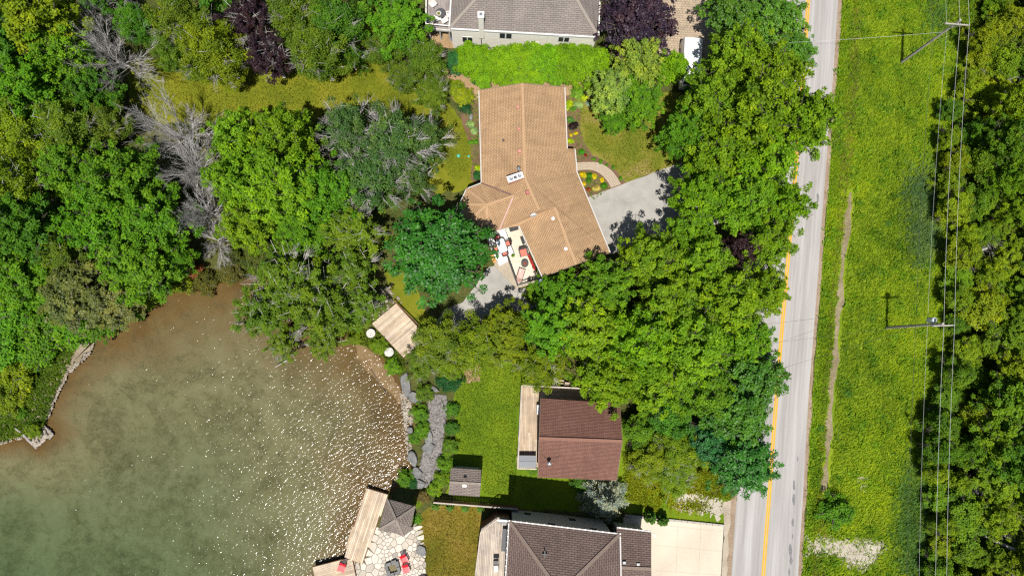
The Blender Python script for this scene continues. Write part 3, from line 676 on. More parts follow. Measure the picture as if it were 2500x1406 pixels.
TREES = [
 # upper left
 (85, 50, 105, 'maple', 'willow', 'yellow-tinged green tree filling the top left corner', 1.1),
 (-10, 130, 100, 'maple', 'mid', 'green tree at the left frame edge below the top left corner', 1.1),
 (150, 140, 88, 'maple', 'maple2', 'leafy green tree left of the upper grey dead trees', 1.0),
 (70, 215, 98, 'maple', 'maple2', 'green tree just above the olive trees at the left edge', 1.05),
 (215, 225, 70, 'maple', 'mid', 'smaller green tree left of the olive lawn, beneath the round dead tree', .85),
 (45, 320, 95, 'birch', 'willow', 'yellow olive birch at the left edge, a quarter down', .9),
 (165, 315, 95, 'birch', 'birch', 'olive birch beside the patch of bare brown earth', .85),
 (265, 300, 62, 'birch', 'birch', 'thin olive birch with white limbs next to the leaning dead tree', .8),
 (30, 450, 100, 'birch', 'willow', 'yellow-green birch at the left edge, a third down', .9),
 (170, 415, 85, 'maple', 'maple2', 'upper left part of the bright green maples beside the leaning dead trees', .95),
 (300, 440, 100, 'maple', 'maple2', 'large bright green maple left of the long leaning dead tree', 1.05),
 (240, 535, 95, 'maple', 'maple2', 'bright green maple in the middle of the left woods', 1.0),
 (370, 545, 88, 'maple', 'maple2', 'bright green maple left of the lower dead tree', 1.0),
 (330, 640, 92, 'maple', 'maple2', 'bright green maple standing near the curved brown shore', .9),
 (420, 630, 56, 'maple', 'maple2', 'small bright green maple at the tip of the shore bend', .8),
 (60, 560, 95, 'maple', 'mid', 'mid green tree at the left edge, level with the lower dead tree', 1.0),
 (150, 620, 72, 'birch', 'birch', 'olive tree with bare grey twigs between the left woods trees', .8),
 (45, 670, 90, 'maple', 'maple2', 'green tree at the left edge just above the lake shrubs', .8),
 (185, 715, 90, 'round', 'olive', 'grey olive crown above the shoreline shrubs', .7),
 (275, 735, 72, 'round', 'olive', 'smaller grey olive crown nearest to the lake shrubs', .65),
 # top, left of the centre
 (330, 60, 62, 'birch', 'mid', 'green tree between the upper dead trees and the birch clump', .8),
 (440, 45, 92, 'birch', 'birch', 'fine-leaved birch at the top edge left of the purple tree', .9),
 (415, 130, 55, 'birch', 'birch', 'narrow birch with white branches right of the round dead tree', .9),
 (520, 120, 95, 'birch', 'willow', 'large dense green birch left of the purple tree', .9),
 (553, 165, 64, 'birch', 'willow', 'lower dense green birch at the edge of the olive lawn', .8),
 (485, 160, 52, 'birch', 'birch', 'small birch over the left end of the olive lawn', .7),
 (615, 40, 85, 'silver', 'purple', 'purple leaved tree at the top edge between two birches', 1.0),
 (655, 135, 72, 'silver', 'purple', 'purple leaved tree with bare limbs beside the olive lawn', .9),
 (725, 45, 92, 'birch', 'birch', 'olive birch right of the purple trees at the top edge', 1.0),
 (820, 55, 86, 'birch', 'mid', 'dark green birch at the top edge left of the bright round tree', 1.0),
 (775, 130, 86, 'birch', 'birch', 'broad olive birch casting its shadow on the olive lawn', 1.0),
 (850, 130, 46, 'birch', 'mid', 'small green birch on the right edge of the birch group', .9),
 (968, 55, 86, 'maple', 'maple2', 'bright green tree beside the wooden deck of the grey house', .85),
 (935, 120, 56, 'birch', 'birch', 'olive birch below the bright green tree on the upper lawn', .8),
 (1035, 150, 62, 'birch', 'birch', 'birch in front of the grey house left of the clipped hedge', .8),
 (985, 190, 50, 'birch', 'birch', 'birch on the lawn above the grey-twigged ash', .8),
 (1055, 225, 55, 'birch', 'birch', 'birch beside the straw-coloured earth at the hedge end', .7),
 # left of the main house
 (585, 345, 80, 'maple', 'maple', 'yellow-green maple right of the leaning dead tree, upper left of its group', 1.15),
 (690, 340, 94, 'maple', 'maple', 'tall yellow-green maple below the olive lawn', 1.2),
 (580, 440, 80, 'maple', 'maple', 'yellow-green maple next to the lower dead tree', 1.1),
 (690, 450, 105, 'maple', 'maple', 'large yellow-green maple in the middle of its group', 1.15),
 (600, 550, 72, 'maple', 'maple', 'yellow-green maple above the dead brush by the water', 1.0),
 (795, 470, 90, 'maple', 'maple2', 'green maple between the yellow-green maples and the ash', 1.0),
 (735, 560, 80, 'maple', 'maple2', 'green maple above the broad tree that hangs over the lake', .9),
 (852, 318, 80, 'ash', 'ash', 'grey-green ash with dead twigs, left one of four', 1.0),
 (960, 345, 96, 'ash', 'ash', 'broad grey-green ash with many bare twigs', 1.1),
 (1035, 340, 66, 'ash', 'ash', 'grey-green ash with whitish twigs beside the narrow lawn', 1.0),
 (905, 435, 90, 'ash', 'ash', 'grey-green ash above the deep green maple', 1.0),
 (1000, 430, 62, 'ash', 'ash', 'ash with a bare forked limb reaching the house shadow', .9),
 (860, 560, 82, 'silver', 'silver', 'green maple left of the deep green maple', .9),
 (1070, 612, 124, 'round', 'deep', 'deep green round maple beside the terrace of the tan roofed house', .95),
 # over the lake
 (700, 680, 98, 'silver', 'silver', 'spreading maple with its upper limbs above the dark inlet', .9),
 (640, 765, 78, 'silver', 'silver', 'maple limb group hanging furthest left over the lake', .85),
 (775, 745, 100, 'silver', 'silver', 'broad maple leaning over the lake', .95),
 (860, 660, 76, 'silver', 'silver', 'maple between the deep green maple and the lake', .85),
 (870, 750, 70, 'silver', 'silver', 'maple shading the left corner of the square wooden deck', .8),
 (790, 832, 54, 'silver', 'silver', 'low maple branches over the shallow water', .7),
 (690, 840, 46, 'silver', 'silver', 'small maple branches dipping towards the glittering water', .7),
 # right of the main house
 (1560, 45, 98, 'round', 'purple', 'large dark purple maple beside the paver driveway', .9),
 (1560, 150, 72, 'maple', 'varieg', 'cream-variegated maple below the dark purple maple', 1.0),
 (1500, 225, 66, 'maple', 'varieg', 'variegated maple leaning over the front flower bed', .9),
 (1560, 245, 72, 'maple', 'maple2', 'green maple between the variegated maple and the road trees', .9),
 (1500, 290, 40, 'maple', 'maple2', 'small green maple at the top of the front lawn', .7),
 (1640, 165, 45, 'hedge', 'cedar', 'narrow yellow-green cedar right of the variegated maple', 1.2),
 (1722, 205, 50, 'maple', 'mid', 'shaded green tree below the white parked van', .5),
 (1800, 30, 80, 'round', 'mid', 'dark green tree at the top edge right of the paver driveway', .8),
 (1890, 50, 86, 'round', 'mid', 'dark green tree at the top edge beside the road', .8),
 (1940, 125, 56, 'round', 'mid', 'dark green tree reaching over the road below the centre line', .75),
 (1800, 135, 86, 'maple', 'maple', 'yellow-green maple right of the white parked van', 1.15),
 (1888, 190, 92, 'maple', 'maple', 'yellow-green roadside maple, uppermost of the row', 1.2),
 (1735, 255, 88, 'maple', 'maple', 'yellow-green maple left of the roadside row, near the front lawn', 1.15),
 (1840, 275, 110, 'maple', 'maple', 'largest yellow-green maple of the roadside row', 1.3),
 (1965, 290, 92, 'maple', 'maple', 'yellow-green maple that covers the road', 1.3),
 (1670, 325, 66, 'maple', 'maple2', 'green maple at the right end of the front lawn', 1.0),
 (1760, 380, 88, 'maple', 'maple', 'yellow-green maple beside the top of the shaded driveway', 1.1),
 (1862, 395, 94, 'maple', 'maple', 'yellow-green roadside maple just below the one covering the road', 1.2),
 (1720, 470, 74, 'maple', 'maple', 'yellow-green maple casting a shadow on the driveway', 1.1),
 (1820, 490, 90, 'maple', 'maple', 'yellow-green maple above the small purple tree', 1.15),
 (1900, 500, 78, 'maple', 'maple', 'yellow-green roadside maple level with the driveway', 1.15),
 (1690, 560, 62, 'maple', 'maple', 'yellow-green maple at the driveway bottom edge', 1.0),
 (1872, 590, 74, 'maple', 'maple', 'yellow-green roadside maple right of the small purple tree', 1.1),
 (1816, 606, 46, 'round', 'purple', 'small dark purple tree among the roadside maples', 1.15),
 # the belt between house and cabin
 (1590, 640, 82, 'maple', 'maple', 'yellow-green maple right of the garage roof corner', 1.1),
 (1720, 640, 80, 'maple', 'maple', 'yellow-green maple left of the small purple tree', 1.1),
 (1480, 700, 82, 'maple', 'maple2', 'green maple just below the garage roof', .95),
 (1370, 720, 66, 'maple', 'maple2', 'green maple at the lower corner of the terrace', .75),
 (1640, 730, 92, 'maple', 'maple', 'yellow-green maple in the upper middle of the tree belt', 1.1),
 (1780, 730, 92, 'maple', 'maple', 'yellow-green maple below the small purple tree', 1.15),
 (1868, 710, 66, 'maple', 'maple', 'yellow-green maple touching the road in the tree belt', 1.0),
 (1350, 800, 84, 'maple', 'maple2', 'green maple whose shadow falls on the lower asphalt pad', .85),
 (1450, 800, 90, 'maple', 'maple', 'yellow-green maple midway between garage and cabin', 1.0),
 (1560, 830, 98, 'maple', 'maple', 'broad yellow-green maple above the cabin roof', 1.1),
 (1690, 840, 102, 'maple', 'maple', 'broad yellow-green maple right of the middle of the tree belt', 1.15),
 (1820, 820, 80, 'maple', 'maple2', 'green maple against the road in the lower tree belt', 1.0),
 (1480, 920, 84, 'maple', 'maple', 'yellow-green maple overhanging the cabin roof', .95),
 (1610, 930, 86, 'maple', 'maple', 'yellow-green maple right of the cabin roof', 1.0),
 (1720, 950, 84, 'maple', 'maple2', 'green maple of the lower belt between cabin and road', .95),
 (1240, 810, 76, 'maple', 'willow', 'light green tree left of the tree belt above the cabin lawn', .7),
 (1320, 890, 76, 'birch', 'willow', 'feathery light green tree above the cabin deck', .75),
 (1160, 840, 76, 'birch', 'willow', 'olive-green tree above the sunny cabin lawn', .65),
 (1070, 830, 80, 'birch', 'birch', 'grey-green pine-like tree beside the square wooden deck', .7),
 (1035, 885, 52, 'birch', 'birch', 'olive tree between the square platform and the grey shore slabs', .55),
 (1100, 880, 56, 'birch', 'willow', 'yellow-green shrubby tree above the dark round bush', .6),
 (1840, 920, 84, 'round', 'mid', 'dark green roadside tree, uppermost of the dark group', .8),
 (1800, 1010, 86, 'round', 'mid', 'dark green roadside tree in the middle of the dark group', .8),
 (1640, 1020, 66, 'scrub', 'mid', 'dark green tree right of the cabin', 1.0),
 (1560, 1050, 46, 'scrub', 'maple2', 'small green tree close to the cabin gable', .9),
 (1660, 1100, 66, 'birch', 'willow', 'olive green willow right of the cabin', .55),
 (1590, 1130, 66, 'birch', 'willow', 'yellow-olive willow beside the lower right cabin corner', .5),
 (1650, 1170, 56, 'birch', 'willow', 'low yellow-olive willow above the white gravel patch', .4),
 (1735, 1080, 55, 'round', 'emerald', 'bluish green tree left of the lowest roadside maple', .7),
 (1818, 1128, 82, 'round', 'deep', 'lowest deep green roadside maple beside the concrete apron', .75),
]
for t_ in TREES:
    tree(t_[0], t_[1], t_[2], t_[3], t_[4], t_[5], hs=t_[6])

DEADS = [(240, 15, 76, 'grey dead tree at the top edge left of the birches', 1.1), (185, 45, 60, 'thin grey dead tree behind the topmost dead tree', 1.0),
         (285, 140, 92, 'round grey dead tree with radiating twigs above the olive lawn', 1.1),
         (435, 325, 100, 'grey dead tree leaning across the left end of the olive lawn', 1.15), (475, 415, 98, 'long grey dead tree between bright green maples', 1.2),
         (500, 515, 90, 'grey dead tree above the shore brush', 1.1), (530, 585, 60, 'low dead brush by the dark inlet', .5),
         (2435, 195, 42, 'bare grey shrub in the upper right wood', .5), (2420, 590, 40, 'bare grey shrub in the right wood level with the garage', .5),
         (2440, 755, 40, 'bare twisted shrub right of the lower utility pole', .5), (2420, 1260, 52, 'bare grey tree in the lower right wood', .6), (2395, 1190, 38, 'bare grey bush above the fallen birch trunk', .5)]
for px, py, rd, lb, hs in DEADS: tree(px, py, rd, 'dead', None, lb, hs=hs)

ORD = ['first', 'second', 'third', 'fourth', 'fifth', 'sixth', 'seventh', 'eighth', 'ninth', 'tenth', 'eleventh', 'twelfth', 'thirteenth', 'fourteenth', 'fifteenth', 'sixteenth', 'seventeenth', 'eighteenth', 'nineteenth', 'twentieth', 'twenty-first', 'twenty-second', 'twenty-third', 'twenty-fourth', 'twenty-fifth', 'twenty-sixth', 'twenty-seventh', 'twenty-eighth', 'twenty-ninth', 'thirtieth']
# clipped hedge in front of the grey house
rh = np.random.default_rng(11)
HX = np.linspace(1150, 1455, 9)
for i, x in enumerate(HX):
    tree(x, 150 + rh.uniform(-4, 4) + 4 * math.sin(i), 47, 'hedge', 'cedar', f'bright green cedar in the hedge before the grey house, {ORD[i]} from the left', cat='hedge', group='cedar hedge before the grey house', hs=1.0)
for i, x in enumerate(np.linspace(1180, 1440, 7)):
    tree(x, 185 + rh.uniform(-5, 5), 32, 'hedge', 'cedar', f'lower cedar at the foot of the hedge, {ORD[i]} from the left', cat='hedge', group='low cedars at the hedge foot', hs=.7)
tree(1117, 150, 32, 'round', 'emerald', 'blue-green upright yew at the left end of the hedge', name='yew', hs=.45)
tree(1175, 178, 26, 'bush', 'emerald', 'dark green bush at the lower left of the hedge', cat='bush')

# shoreline shrubs on the left bank
SHRUBS = [(40, 770, 62, 'maple2'), (110, 800, 58, 'maple2'), (175, 800, 52, 'maple2'), (240, 790, 48, 'maple2'), (300, 755, 44, 'maple2'), (345, 725, 36, 'willow'), (390, 700, 36, 'maple2'), (440, 690, 32, 'willow'),
          (20, 850, 56, 'maple2'), (85, 855, 48, 'maple2'), (35, 915, 44, 'willow'), (15, 975, 34, 'willow'), (50, 1010, 16, 'maple2'), (82, 1050, 20, 'willow')]
for i, (x, y, rd, c_) in enumerate(SHRUBS):
    tree(x, y, rd, 'bush', c_, f'bright green lakeside shrub, {ORD[i]} one along the left bank counted from the upper left', cat='shrub', group='shrubs along the left bank', hs=.9)
BANK = [(500, 690, 30, (.12, .12, .02), 'olive bank shrub left of the dark inlet'), (560, 668, 34, (.13, .13, .02), 'low brownish shrub above the dark inlet'), (620, 640, 36, (.1, .13, .02), 'green shrub behind the dark inlet'),
        (470, 662, 22, (.34, .12, .05), 'orange-red shrub at the bend of the shore'), (660, 610, 36, (.1, .14, .02), 'shrub under the yellow-green maples by the inlet'), (560, 630, 30, (.09, .12, .02), 'shrub below the dead brush'),
        (865, 820, 22, 'willow', 'small shrub at the head of the sandy shallows'), (925, 845, 24, 'willow', 'low green plants between the two round white tables'), (960, 895, 22, 'maple2', 'low shrub along the sandy shallows'),
        (880, 780, 26, 'willow', 'shrub below the left corner of the square deck'), (1098, 930, 34, 'emerald', 'dark green round bush at the top of the cabin lawn'), (1035, 960, 24, 'silver', 'olive bush beside the grey shore slabs'),
        (1025, 1010, 22, 'maple2', 'bright green bush on the rocky shore, upper one'), (1030, 1050, 22, 'maple2', 'bright green bush on the rocky shore, lower one'), (1012, 1070, 16, 'maple2', 'small bush at the water among grey slabs'),
        (1105, 1000, 18, 'mid', 'green plant between driftwood and lawn, uppermost'), (1103, 1045, 20, 'mid', 'green plant between driftwood and lawn, second from the top'), (1098, 1090, 22, 'silver', 'green plant between driftwood and lawn, third from the top'), (1088, 1130, 22, 'maple2', 'green plant left of the shed roof'),
        (1078, 1170, 22, 'maple', 'yellow-green plant left of the shed'), (1060, 1195, 20, 'maple', 'yellow-green plant at the left end of the picket fence'), (988, 1168, 20, 'maple2', 'small tree at the water beside the dock'), (1008, 1180, 14, 'emerald', 'dark plant behind the pavilion roof'),
        (1032, 1212, 18, (.17, .15, .04), 'rusty yellow shrub above the pavilion'), (1018, 1268, 11, 'maple2', 'small bush right of the pavilion roof'), (1022, 1225, 15, 'willow', 'curved low box plants beside the rusty shrub'),
        (1418, 1180, 24, 'mid', 'small green bush at the lower cabin roof corner'), (1300, 1148, 12, 'maple2', 'low plants below the hot tub'), (1345, 690, 34, 'mid', 'green bush at the lower end of the garage'), (1300, 720, 22, 'maple', 'yellow-green bush beside the terrace steps'),
        (2045, 1250, 40, 'maple2', 'broad green weed bush beside the roadside ditch'), (2170, 545, 9, 'mid', 'tiny dark bush on the meadow'), (2005, 1045, 10, 'mid', 'small dark green bush at the end of the ditch'), (2070, 960, 12, 'mid', 'dark weed clump on the meadow below the lower pole'), (1130, 235, 30, 'lime', 'yellow groundcover shrub at the upper left house corner'), (1110, 215, 24, 'willow', 'yellow-green plant beside the bare straw earth')]
for x, y, rd, c_, lb in BANK: tree(x, y, rd, 'bush', c_, lb, cat='shrub', hs=.85 if rd > 12 else .6)
for i, x in enumerate([1063, 1098, 1136, 1174]):
    tree(x, 1237 + i * 2, 9, 'spire', 'maple2', f'small upright evergreen along the picket fence, {ORD[i]} from the left', cat='evergreen', group='evergreens along the fence', hs=.5)
tree(1589, 1264, 13, 'spire', 'mid', 'upright arborvitae at the left corner of the concrete driveway', cat='evergreen', hs=.8)
tree(1620, 1271, 13, 'spire', 'mid', 'upright arborvitae on the upper edge of the concrete driveway', cat='evergreen', hs=.8)
tree(1480, 1214, 60, 'spruce', 'blue', 'pale blue spruce between the cabin and the brown hip roof', name='blue_spruce')

# the wood along the right edge: three rows
def edge_x(y):
    return np.interp(y, [-50, 100, 220, 300, 420, 560, 680, 760, 900, 1020, 1150, 1300, 1460], [2395, 2390, 2350, 2300, 2310, 2330, 2330, 2335, 2330, 2290, 2265, 2270, 2275])
rw = np.random.default_rng(21)
wcol = ['wooddark', 'woodlight', 'wood', 'wooddark', 'woodlight', 'wood', 'woodlight']
wname = {'wooddark': 'dark green', 'woodlight': 'yellow-olive', 'wood': 'mid green'}
for row, (dx, step_, rd, nm, kind) in enumerate([(20, 62, 44, 'inner edge', 'scrub'), (85, 84, 60, 'middle', 'scrub'), (165, 95, 68, 'outermost visible', 'maple'), (270, 130, 80, 'rearmost', 'maple')]):
    y = -40.0; i = 0
    while y < 1470:
        c_ = wcol[(i * 3 + row * 2 + int(rw.integers(0, 3))) % 7]
        x = edge_x(y) + dx + rw.uniform(-16, 16)
        tree(x, y, rd * rw.uniform(.6, 1.15), kind, c_, f'{wname[c_]} tree in the {nm} row of the right-hand wood, {ORD[i]} from the top', group=f'{nm} row of the right-hand wood', hs=rw.uniform(.45, 1.05) if row < 3 else .9)
        y += step_ * rw.uniform(.85, 1.15); i += 1
# trees cut by the frame, so that the place goes on beyond it
for x, y, rd, lb in [(-90, 270, 105, 'green tree cut by the left frame edge beside the olive birches'), (-100, 500, 105, 'green tree cut by the left frame edge in the middle of the woods'),
                     (200, -75, 100, 'green tree cut by the top edge above the dead trees'), (520, -85, 105, 'green tree cut by the top edge above the birches'), (900, -90, 105, 'green tree cut by the top edge above the upper lawn')]:
    tree(x, y, rd, 'maple', 'mid', lb, hs=1.0)

# garden plants by the house
def rosette(seed, n_, L, wdt, lift, arch):
    r = np.random.default_rng(seed)
    az = r.uniform(0, 6.28, n_); t = r.uniform(.15, 1, n_)
    d = np.stack([np.cos(az), np.sin(az), np.zeros(n_)], 1)
    C = d * (t * L * .6)[:, None] + np.array([0, 0, 1.0]) * (lift * (1 - t * arch))[:, None]
    N = np.array([0, 0, 1.0]) + d * .5 + r.normal(0, .2, (n_, 3))
    V, F = leaves(C, N, d + r.normal(0, .15, (n_, 3)), L * r.uniform(.55, .9, n_), wdt, .2)
    return rawmesh('plant_leaves', V, F, [m_leaf], rnd=r.random(n_))
ROS = {'hosta': rosette(1, 150, .5, .3, .35, .6), 'spiky': rosette(2, 260, 1.3, .035, .8, .8), 'mound': rosette(3, 220, .42, .22, .5, .8), 'flower': rosette(4, 170, .3, .35, .3, .6)}
m_stalk = mat_plain('stalk', (.06, .1, .02))
def plant(px, py, rad, kind, col, label):
    g = G(px, py, .2); t = thing('garden_plant', label, 'plant', (g[0], g[1], .01))
    s = rad / 24 / {'hosta': .42, 'spiky': .95, 'mound': .34, 'flower': .25}[kind]
    c = bpy.data.objects.new('foliage', ROS[kind]); link(c, t); c.color = (*col, 1); c.scale = (s * (1 + .25 * math.sin(px)), s * (1 - .2 * math.sin(py)), s); c.rotation_euler = (0, 0, px)
    st = bpy.data.objects.new('stem', rawmesh('stem', *g_tube([(0, 0, -.02), (0, 0, .25 * s)], [.05, .03], 5), [m_stalk])); link(st, t)
LIME = (.36, .5, .01); GRN = (.1, .26, .015); YEL = (.62, .52, .01); PALE = (.32, .46, .16); RED = (.3, .02, .02); DKR = (.03, .018, .02)
for q in [(1135, 262, 21, 'spiky', (.02, .09, .025), 'dark green spiky grass clump in the left flower bed'), (1148, 302, 13, 'hosta', PALE, 'pale hosta left of the tan roof, upper one'), (1158, 318, 9, 'hosta', PALE, 'pale hosta left of the tan roof, lower one'),
          (1150, 347, 8, 'mound', GRN, 'green mound in the left bed below the hostas'), (1162, 345, 7, 'mound', GRN, 'small green mound against the left gutter'), (1166, 410, 10, 'mound', LIME, 'lime plant beside the left house wall'), (1164, 428, 11, 'mound', (.03, .13, .03), 'dark green plant beside the inner roof corner'),
          (1410, 225, 16, 'mound', (.14, .3, .02), 'light green plant at the upper right house corner'), (1427, 238, 8, 'mound', LIME, 'small lime plant under the variegated maple'), (1388, 256, 13, 'hosta', LIME, 'lime hosta against the right gutter'), (1412, 255, 13, 'hosta', PALE, 'white-edged hosta in the right bed'),
          (1400, 265, 9, 'hosta', (.12, .28, .03), 'green hosta in the right bed'), (1436, 252, 7, 'flower', (.2, .32, .3), 'pale blue plant at the bed edge'), (1393, 292, 11, 'mound', (.1, .24, .05), 'green mound right of the roof, above the dark shrub'), (1400, 307, 13, 'mound', DKR, 'blackish red shrub in the right bed'),
          (1394, 329, 5, 'flower', YEL, 'yellow flowers in the right bed, left one'), (1406, 325, 5, 'flower', YEL, 'yellow flowers in the right bed, right one'), (1393, 344, 9, 'mound', LIME, 'lime mound above the roof step'), (1420, 370, 8, 'mound', (.06, .26, .01), 'bright green plant above the entrance path'), (1430, 378, 5, 'flower', RED, 'small red flowers above the entrance path'),
          (1450, 388, 6, 'mound', GRN, 'first small plant along the outer path edge'), (1467, 394, 6, 'mound', GRN, 'second small plant along the outer path edge'), (1482, 402, 5, 'mound', GRN, 'third small plant along the outer path edge'), (1497, 409, 5, 'mound', GRN, 'fourth small plant along the outer path edge'), (1516, 435, 6, 'mound', GRN, 'small plant where path and driveway meet'),
          (1424, 427, 10, 'mound', YEL, 'yellow-green round plant inside the path curve, upper left'), (1439, 428, 9, 'mound', (.05, .2, .01), 'green plant inside the path curve between yellow ones'), (1451, 430, 8, 'flower', YEL, 'bright yellow plant inside the path curve'), (1426, 448, 6, 'flower', YEL, 'yellow plant by the right wall'),
          (1438, 440, 8, 'mound', (.06, .2, .01), 'green plant in the middle of the path curve'), (1470, 439, 6, 'flower', YEL, 'small yellow plant at the inner path edge'), (1456, 459, 11, 'flower', (.5, .45, .12), 'pale yellow blooming plant near the driveway'), (1475, 453, 11, 'mound', (.06, .22, .01), 'green plant at the inner path edge near the driveway'), (1437, 462, 7, 'flower', (.3, .08, .02), 'rust-red plant near the garage wall')]:
    plant(*q)
# ------------------------------------------------------------------ grass, stones, driftwood (uncountable) and rocks
rg = np.random.default_rng(31)
m_grass = mat_foliage('grass_blades', .6, .35, spec=.15)
def scatter_px(poly, n_, z=0.0):
    P = [p[:2] for p in GP(poly)]; A = np.array(P)
    lo, hi = A.min(0), A.max(0); out = []
    got = 0
    while got < n_:
        q = rg.uniform(lo, hi, (n_ * 2, 2)); q = q[in_poly(q[:, 0], q[:, 1], P)]; out.append(q); got += len(q)
    return np.concatenate(out)[:n_]
def blades(name, pts, L, wdt, lean, jit, col, clump=0.0, z=.01, kind='stuff', label=None, spread=1.0):
    """blades as tapering kites, all leaning roughly one way like wind-laid grass"""
    n_ = len(pts)
    d = np.array([lean[0], lean[1], 0]) + rg.normal(0, jit, (n_, 3)) * [1, 1, 0]
    Ls = L * rg.uniform(.5, 1.3, n_)
    up = rg.uniform(.45, 1.0, n_)
    dirv = unit(unit(d) * (1 - up[:, None] * .45) + np.array([0, 0, 1.0]) * up[:, None] * .75)
    C = np.column_stack([pts, np.full(n_, z)]) + dirv * (Ls * .45)[:, None]
    N = np.cross(dirv, np.cross(np.array([0, 0, 1.0]), dirv)) + rg.normal(0, .35, (n_, 3))
    V, F = leaves(C, N, dirv, Ls, wdt / L / 2, .15)
    # taller and yellower in patches
    ph = np.sin(pts[:, 0] * .9 + np.sin(pts[:, 1] * .5) * 2) * np.sin(pts[:, 1] * .7 + pts[:, 0] * .3)
    ph2 = np.sin(pts[:, 0] * .31 + 1.3 * np.sin(pts[:, 1] * .17)) * np.cos(pts[:, 1] * .23)
    rn = np.clip(.45 + .17 * ph + .16 * ph2 + rg.normal(0, .22, n_), 0, 1)
    o = obj(name, V, F, m_grass, rnd=rn); o.color = (*col, 1)
    return props(o, kind=kind)
MEAD = [(2060, -60), (2420, -60), (2380, 300), (2360, 700), (2350, 1000), (2300, 1180), (2290, 1460), (1965, 1460), (1985, 1150), (1998, 900), (2012, 650), (2035, 330)]
pts = scatter_px(MEAD, 110000)
gapd = [p[:2] for p in GP([(1968, 1308), (2140, 1318), (2165, 1330), (2120, 1388), (2070, 1383), (2030, 1358), (1972, 1358)])]
dt = [p[:2] for p in GP(DT)]
def off_ditch(pts):
    dl = np.full(len(pts), 1e9)
    for a_, b_ in zip(dt[:-1], dt[1:]):
        e = b_ - a_; t = np.clip(((pts - a_) @ e) / (e @ e), 0, 1); dl = np.minimum(dl, np.linalg.norm(pts - a_ - t[:, None] * e, axis=1))
    k = (dl > .36 + rg.random(len(pts)) * .16) & ~(in_poly(pts[:, 0], pts[:, 1], gapd) & (rg.random(len(pts)) > np.exp(-dist_poly(pts[:, 0], pts[:, 1], gapd) / .4) * .8 + .05))
    return pts[k]
pts = off_ditch(pts)
blades('meadow_grass', pts, .4, .06, (.75, .65), .5, (.22, .33, .01))
cl = np.repeat(scatter_px(MEAD, 420), 26, 0); cl = cl + rg.normal(0, .22, cl.shape)
cl = off_ditch(cl)
blades('meadow_weeds', cl, .5, .12, (.5, .5), 1.0, (.14, .28, .012))
VERGE = off(DR[2:-2], 9) + [(x, y) for x, y in reversed(off(DR[2:-2], 40))]
blades('verge_grass', off_ditch(scatter_px(VERGE, 9000)), .3, .07, (.4, .5), .8, (.17, .31, .008))
STRAW = [(x - 3, y) for x, y in off(DR[2:-2], 36)] + [(x, y) for x, y in reversed(off(DR[2:-2], 62))]
blades('dry_grass', off_ditch(scatter_px(STRAW, 3500)), .4, .05, (.2, .9), .6, (.22, .16, .05))
def blob(px, py, sx, sy, n_):
    g = G(px, py); return g[:2] + rg.normal(0, 1, (n_, 2)) * [sx / 24, sy / 24]
blades('reeds', np.concatenate([blob(2240, 480, 24, 38, 1500), blob(2245, 590, 22, 30, 1300), blob(2262, 540, 14, 60, 500)]), .8, .06, (.6, .7), .8, (.13, .22, .06))
blades('reeds', np.concatenate([blob(2225, 1230, 24, 50, 1700), blob(2215, 1340, 22, 45, 1500), blob(2280, 50, 20, 40, 500)]), .8, .06, (.6, .6), .8, (.11, .22, .04))
# rough lawns get short blades that break the flat sheet
blades('lawn_grass', scatter_px([(1115, 890), (1320, 890), (1262, 1000), (1262, 1145), (1252, 1225), (1178, 1200), (1180, 1120), (1110, 1100)], 11000), .15, .05, (.1, .5), 1.2, (.125, .19, .006))
blades('lawn_grass', scatter_px([(1415, 270), (1600, 260), (1615, 412), (1530, 443), (1480, 392), (1430, 350)], 5000), .16, .05, (.2, .4), 1.2, (.13, .15, .012))
blades('lawn_grass', scatter_px([(340, 170), (620, 200), (900, 120), (1090, 260), (1150, 330), (1150, 445), (1090, 430), (1040, 300), (640, 290), (350, 280)], 12000), .18, .05, (.2, .4), 1.2, (.14, .16, .008))
blades('lawn_grass', scatter_px([(1026, 1262), (1052, 1240), (1172, 1236), (1162, 1406), (1040, 1406)], 5000), .14, .05, (.1, .6), .8, (.19, .15, .018))
blades('bank_plants', scatter_px([(862, 832), (900, 800), (930, 815), (985, 880), (1000, 940), (960, 900), (925, 860)], 2600), .28, .09, (.1, .3), 1.2, (.11, .16, .012))
blades('bank_plants', scatter_px([(0, 850), (130, 860), (190, 840), (125, 985), (105, 1050), (0, 1080)], 8000), .35, .09, (.2, .4), 1.2, (.11, .19, .01))
blades('bank_plants', scatter_px([(400, 690), (640, 640), (700, 640), (690, 690), (640, 668), (560, 686), (470, 698), (405, 712)], 5000), .35, .09, (.1, .4), 1.2, (.11, .13, .015))
blades('wood_undergrowth', scatter_px([(2300, -40), (2560, -40), (2560, 1460), (2240, 1460), (2280, 1050), (2320, 700), (2300, 350), (2350, 150)], 26000), .6, .14, (.3, .3), 1.4, (.12, .19, .01))
blades('bed_plants', np.concatenate([scatter_px([(1388, 210), (1440, 215), (1418, 290), (1424, 345), (1440, 385), (1405, 395), (1388, 330)], 700), scatter_px([(1410, 420), (1440, 416), (1475, 440), (1488, 460), (1448, 490)], 350), scatter_px([(1125, 240), (1168, 230), (1172, 440), (1152, 430), (1150, 340)], 600)]), .22, .09, (.1, .2), 1.4, (.14, .24, .02))
blades('yard_weeds', np.concatenate([scatter_px([(1520, 1100), (1790, 1160), (1790, 1215), (1640, 1200), (1600, 1250), (1530, 1220)], 9000), blob(1640, 1215, 10, 14, 500), blob(1690, 1235, 22, 8, 700), blob(1745, 1205, 18, 8, 500), blob(1690, 1190, 25, 6, 500)]), .28, .08, (.2, .3), 1.2, (.21, .25, .008))

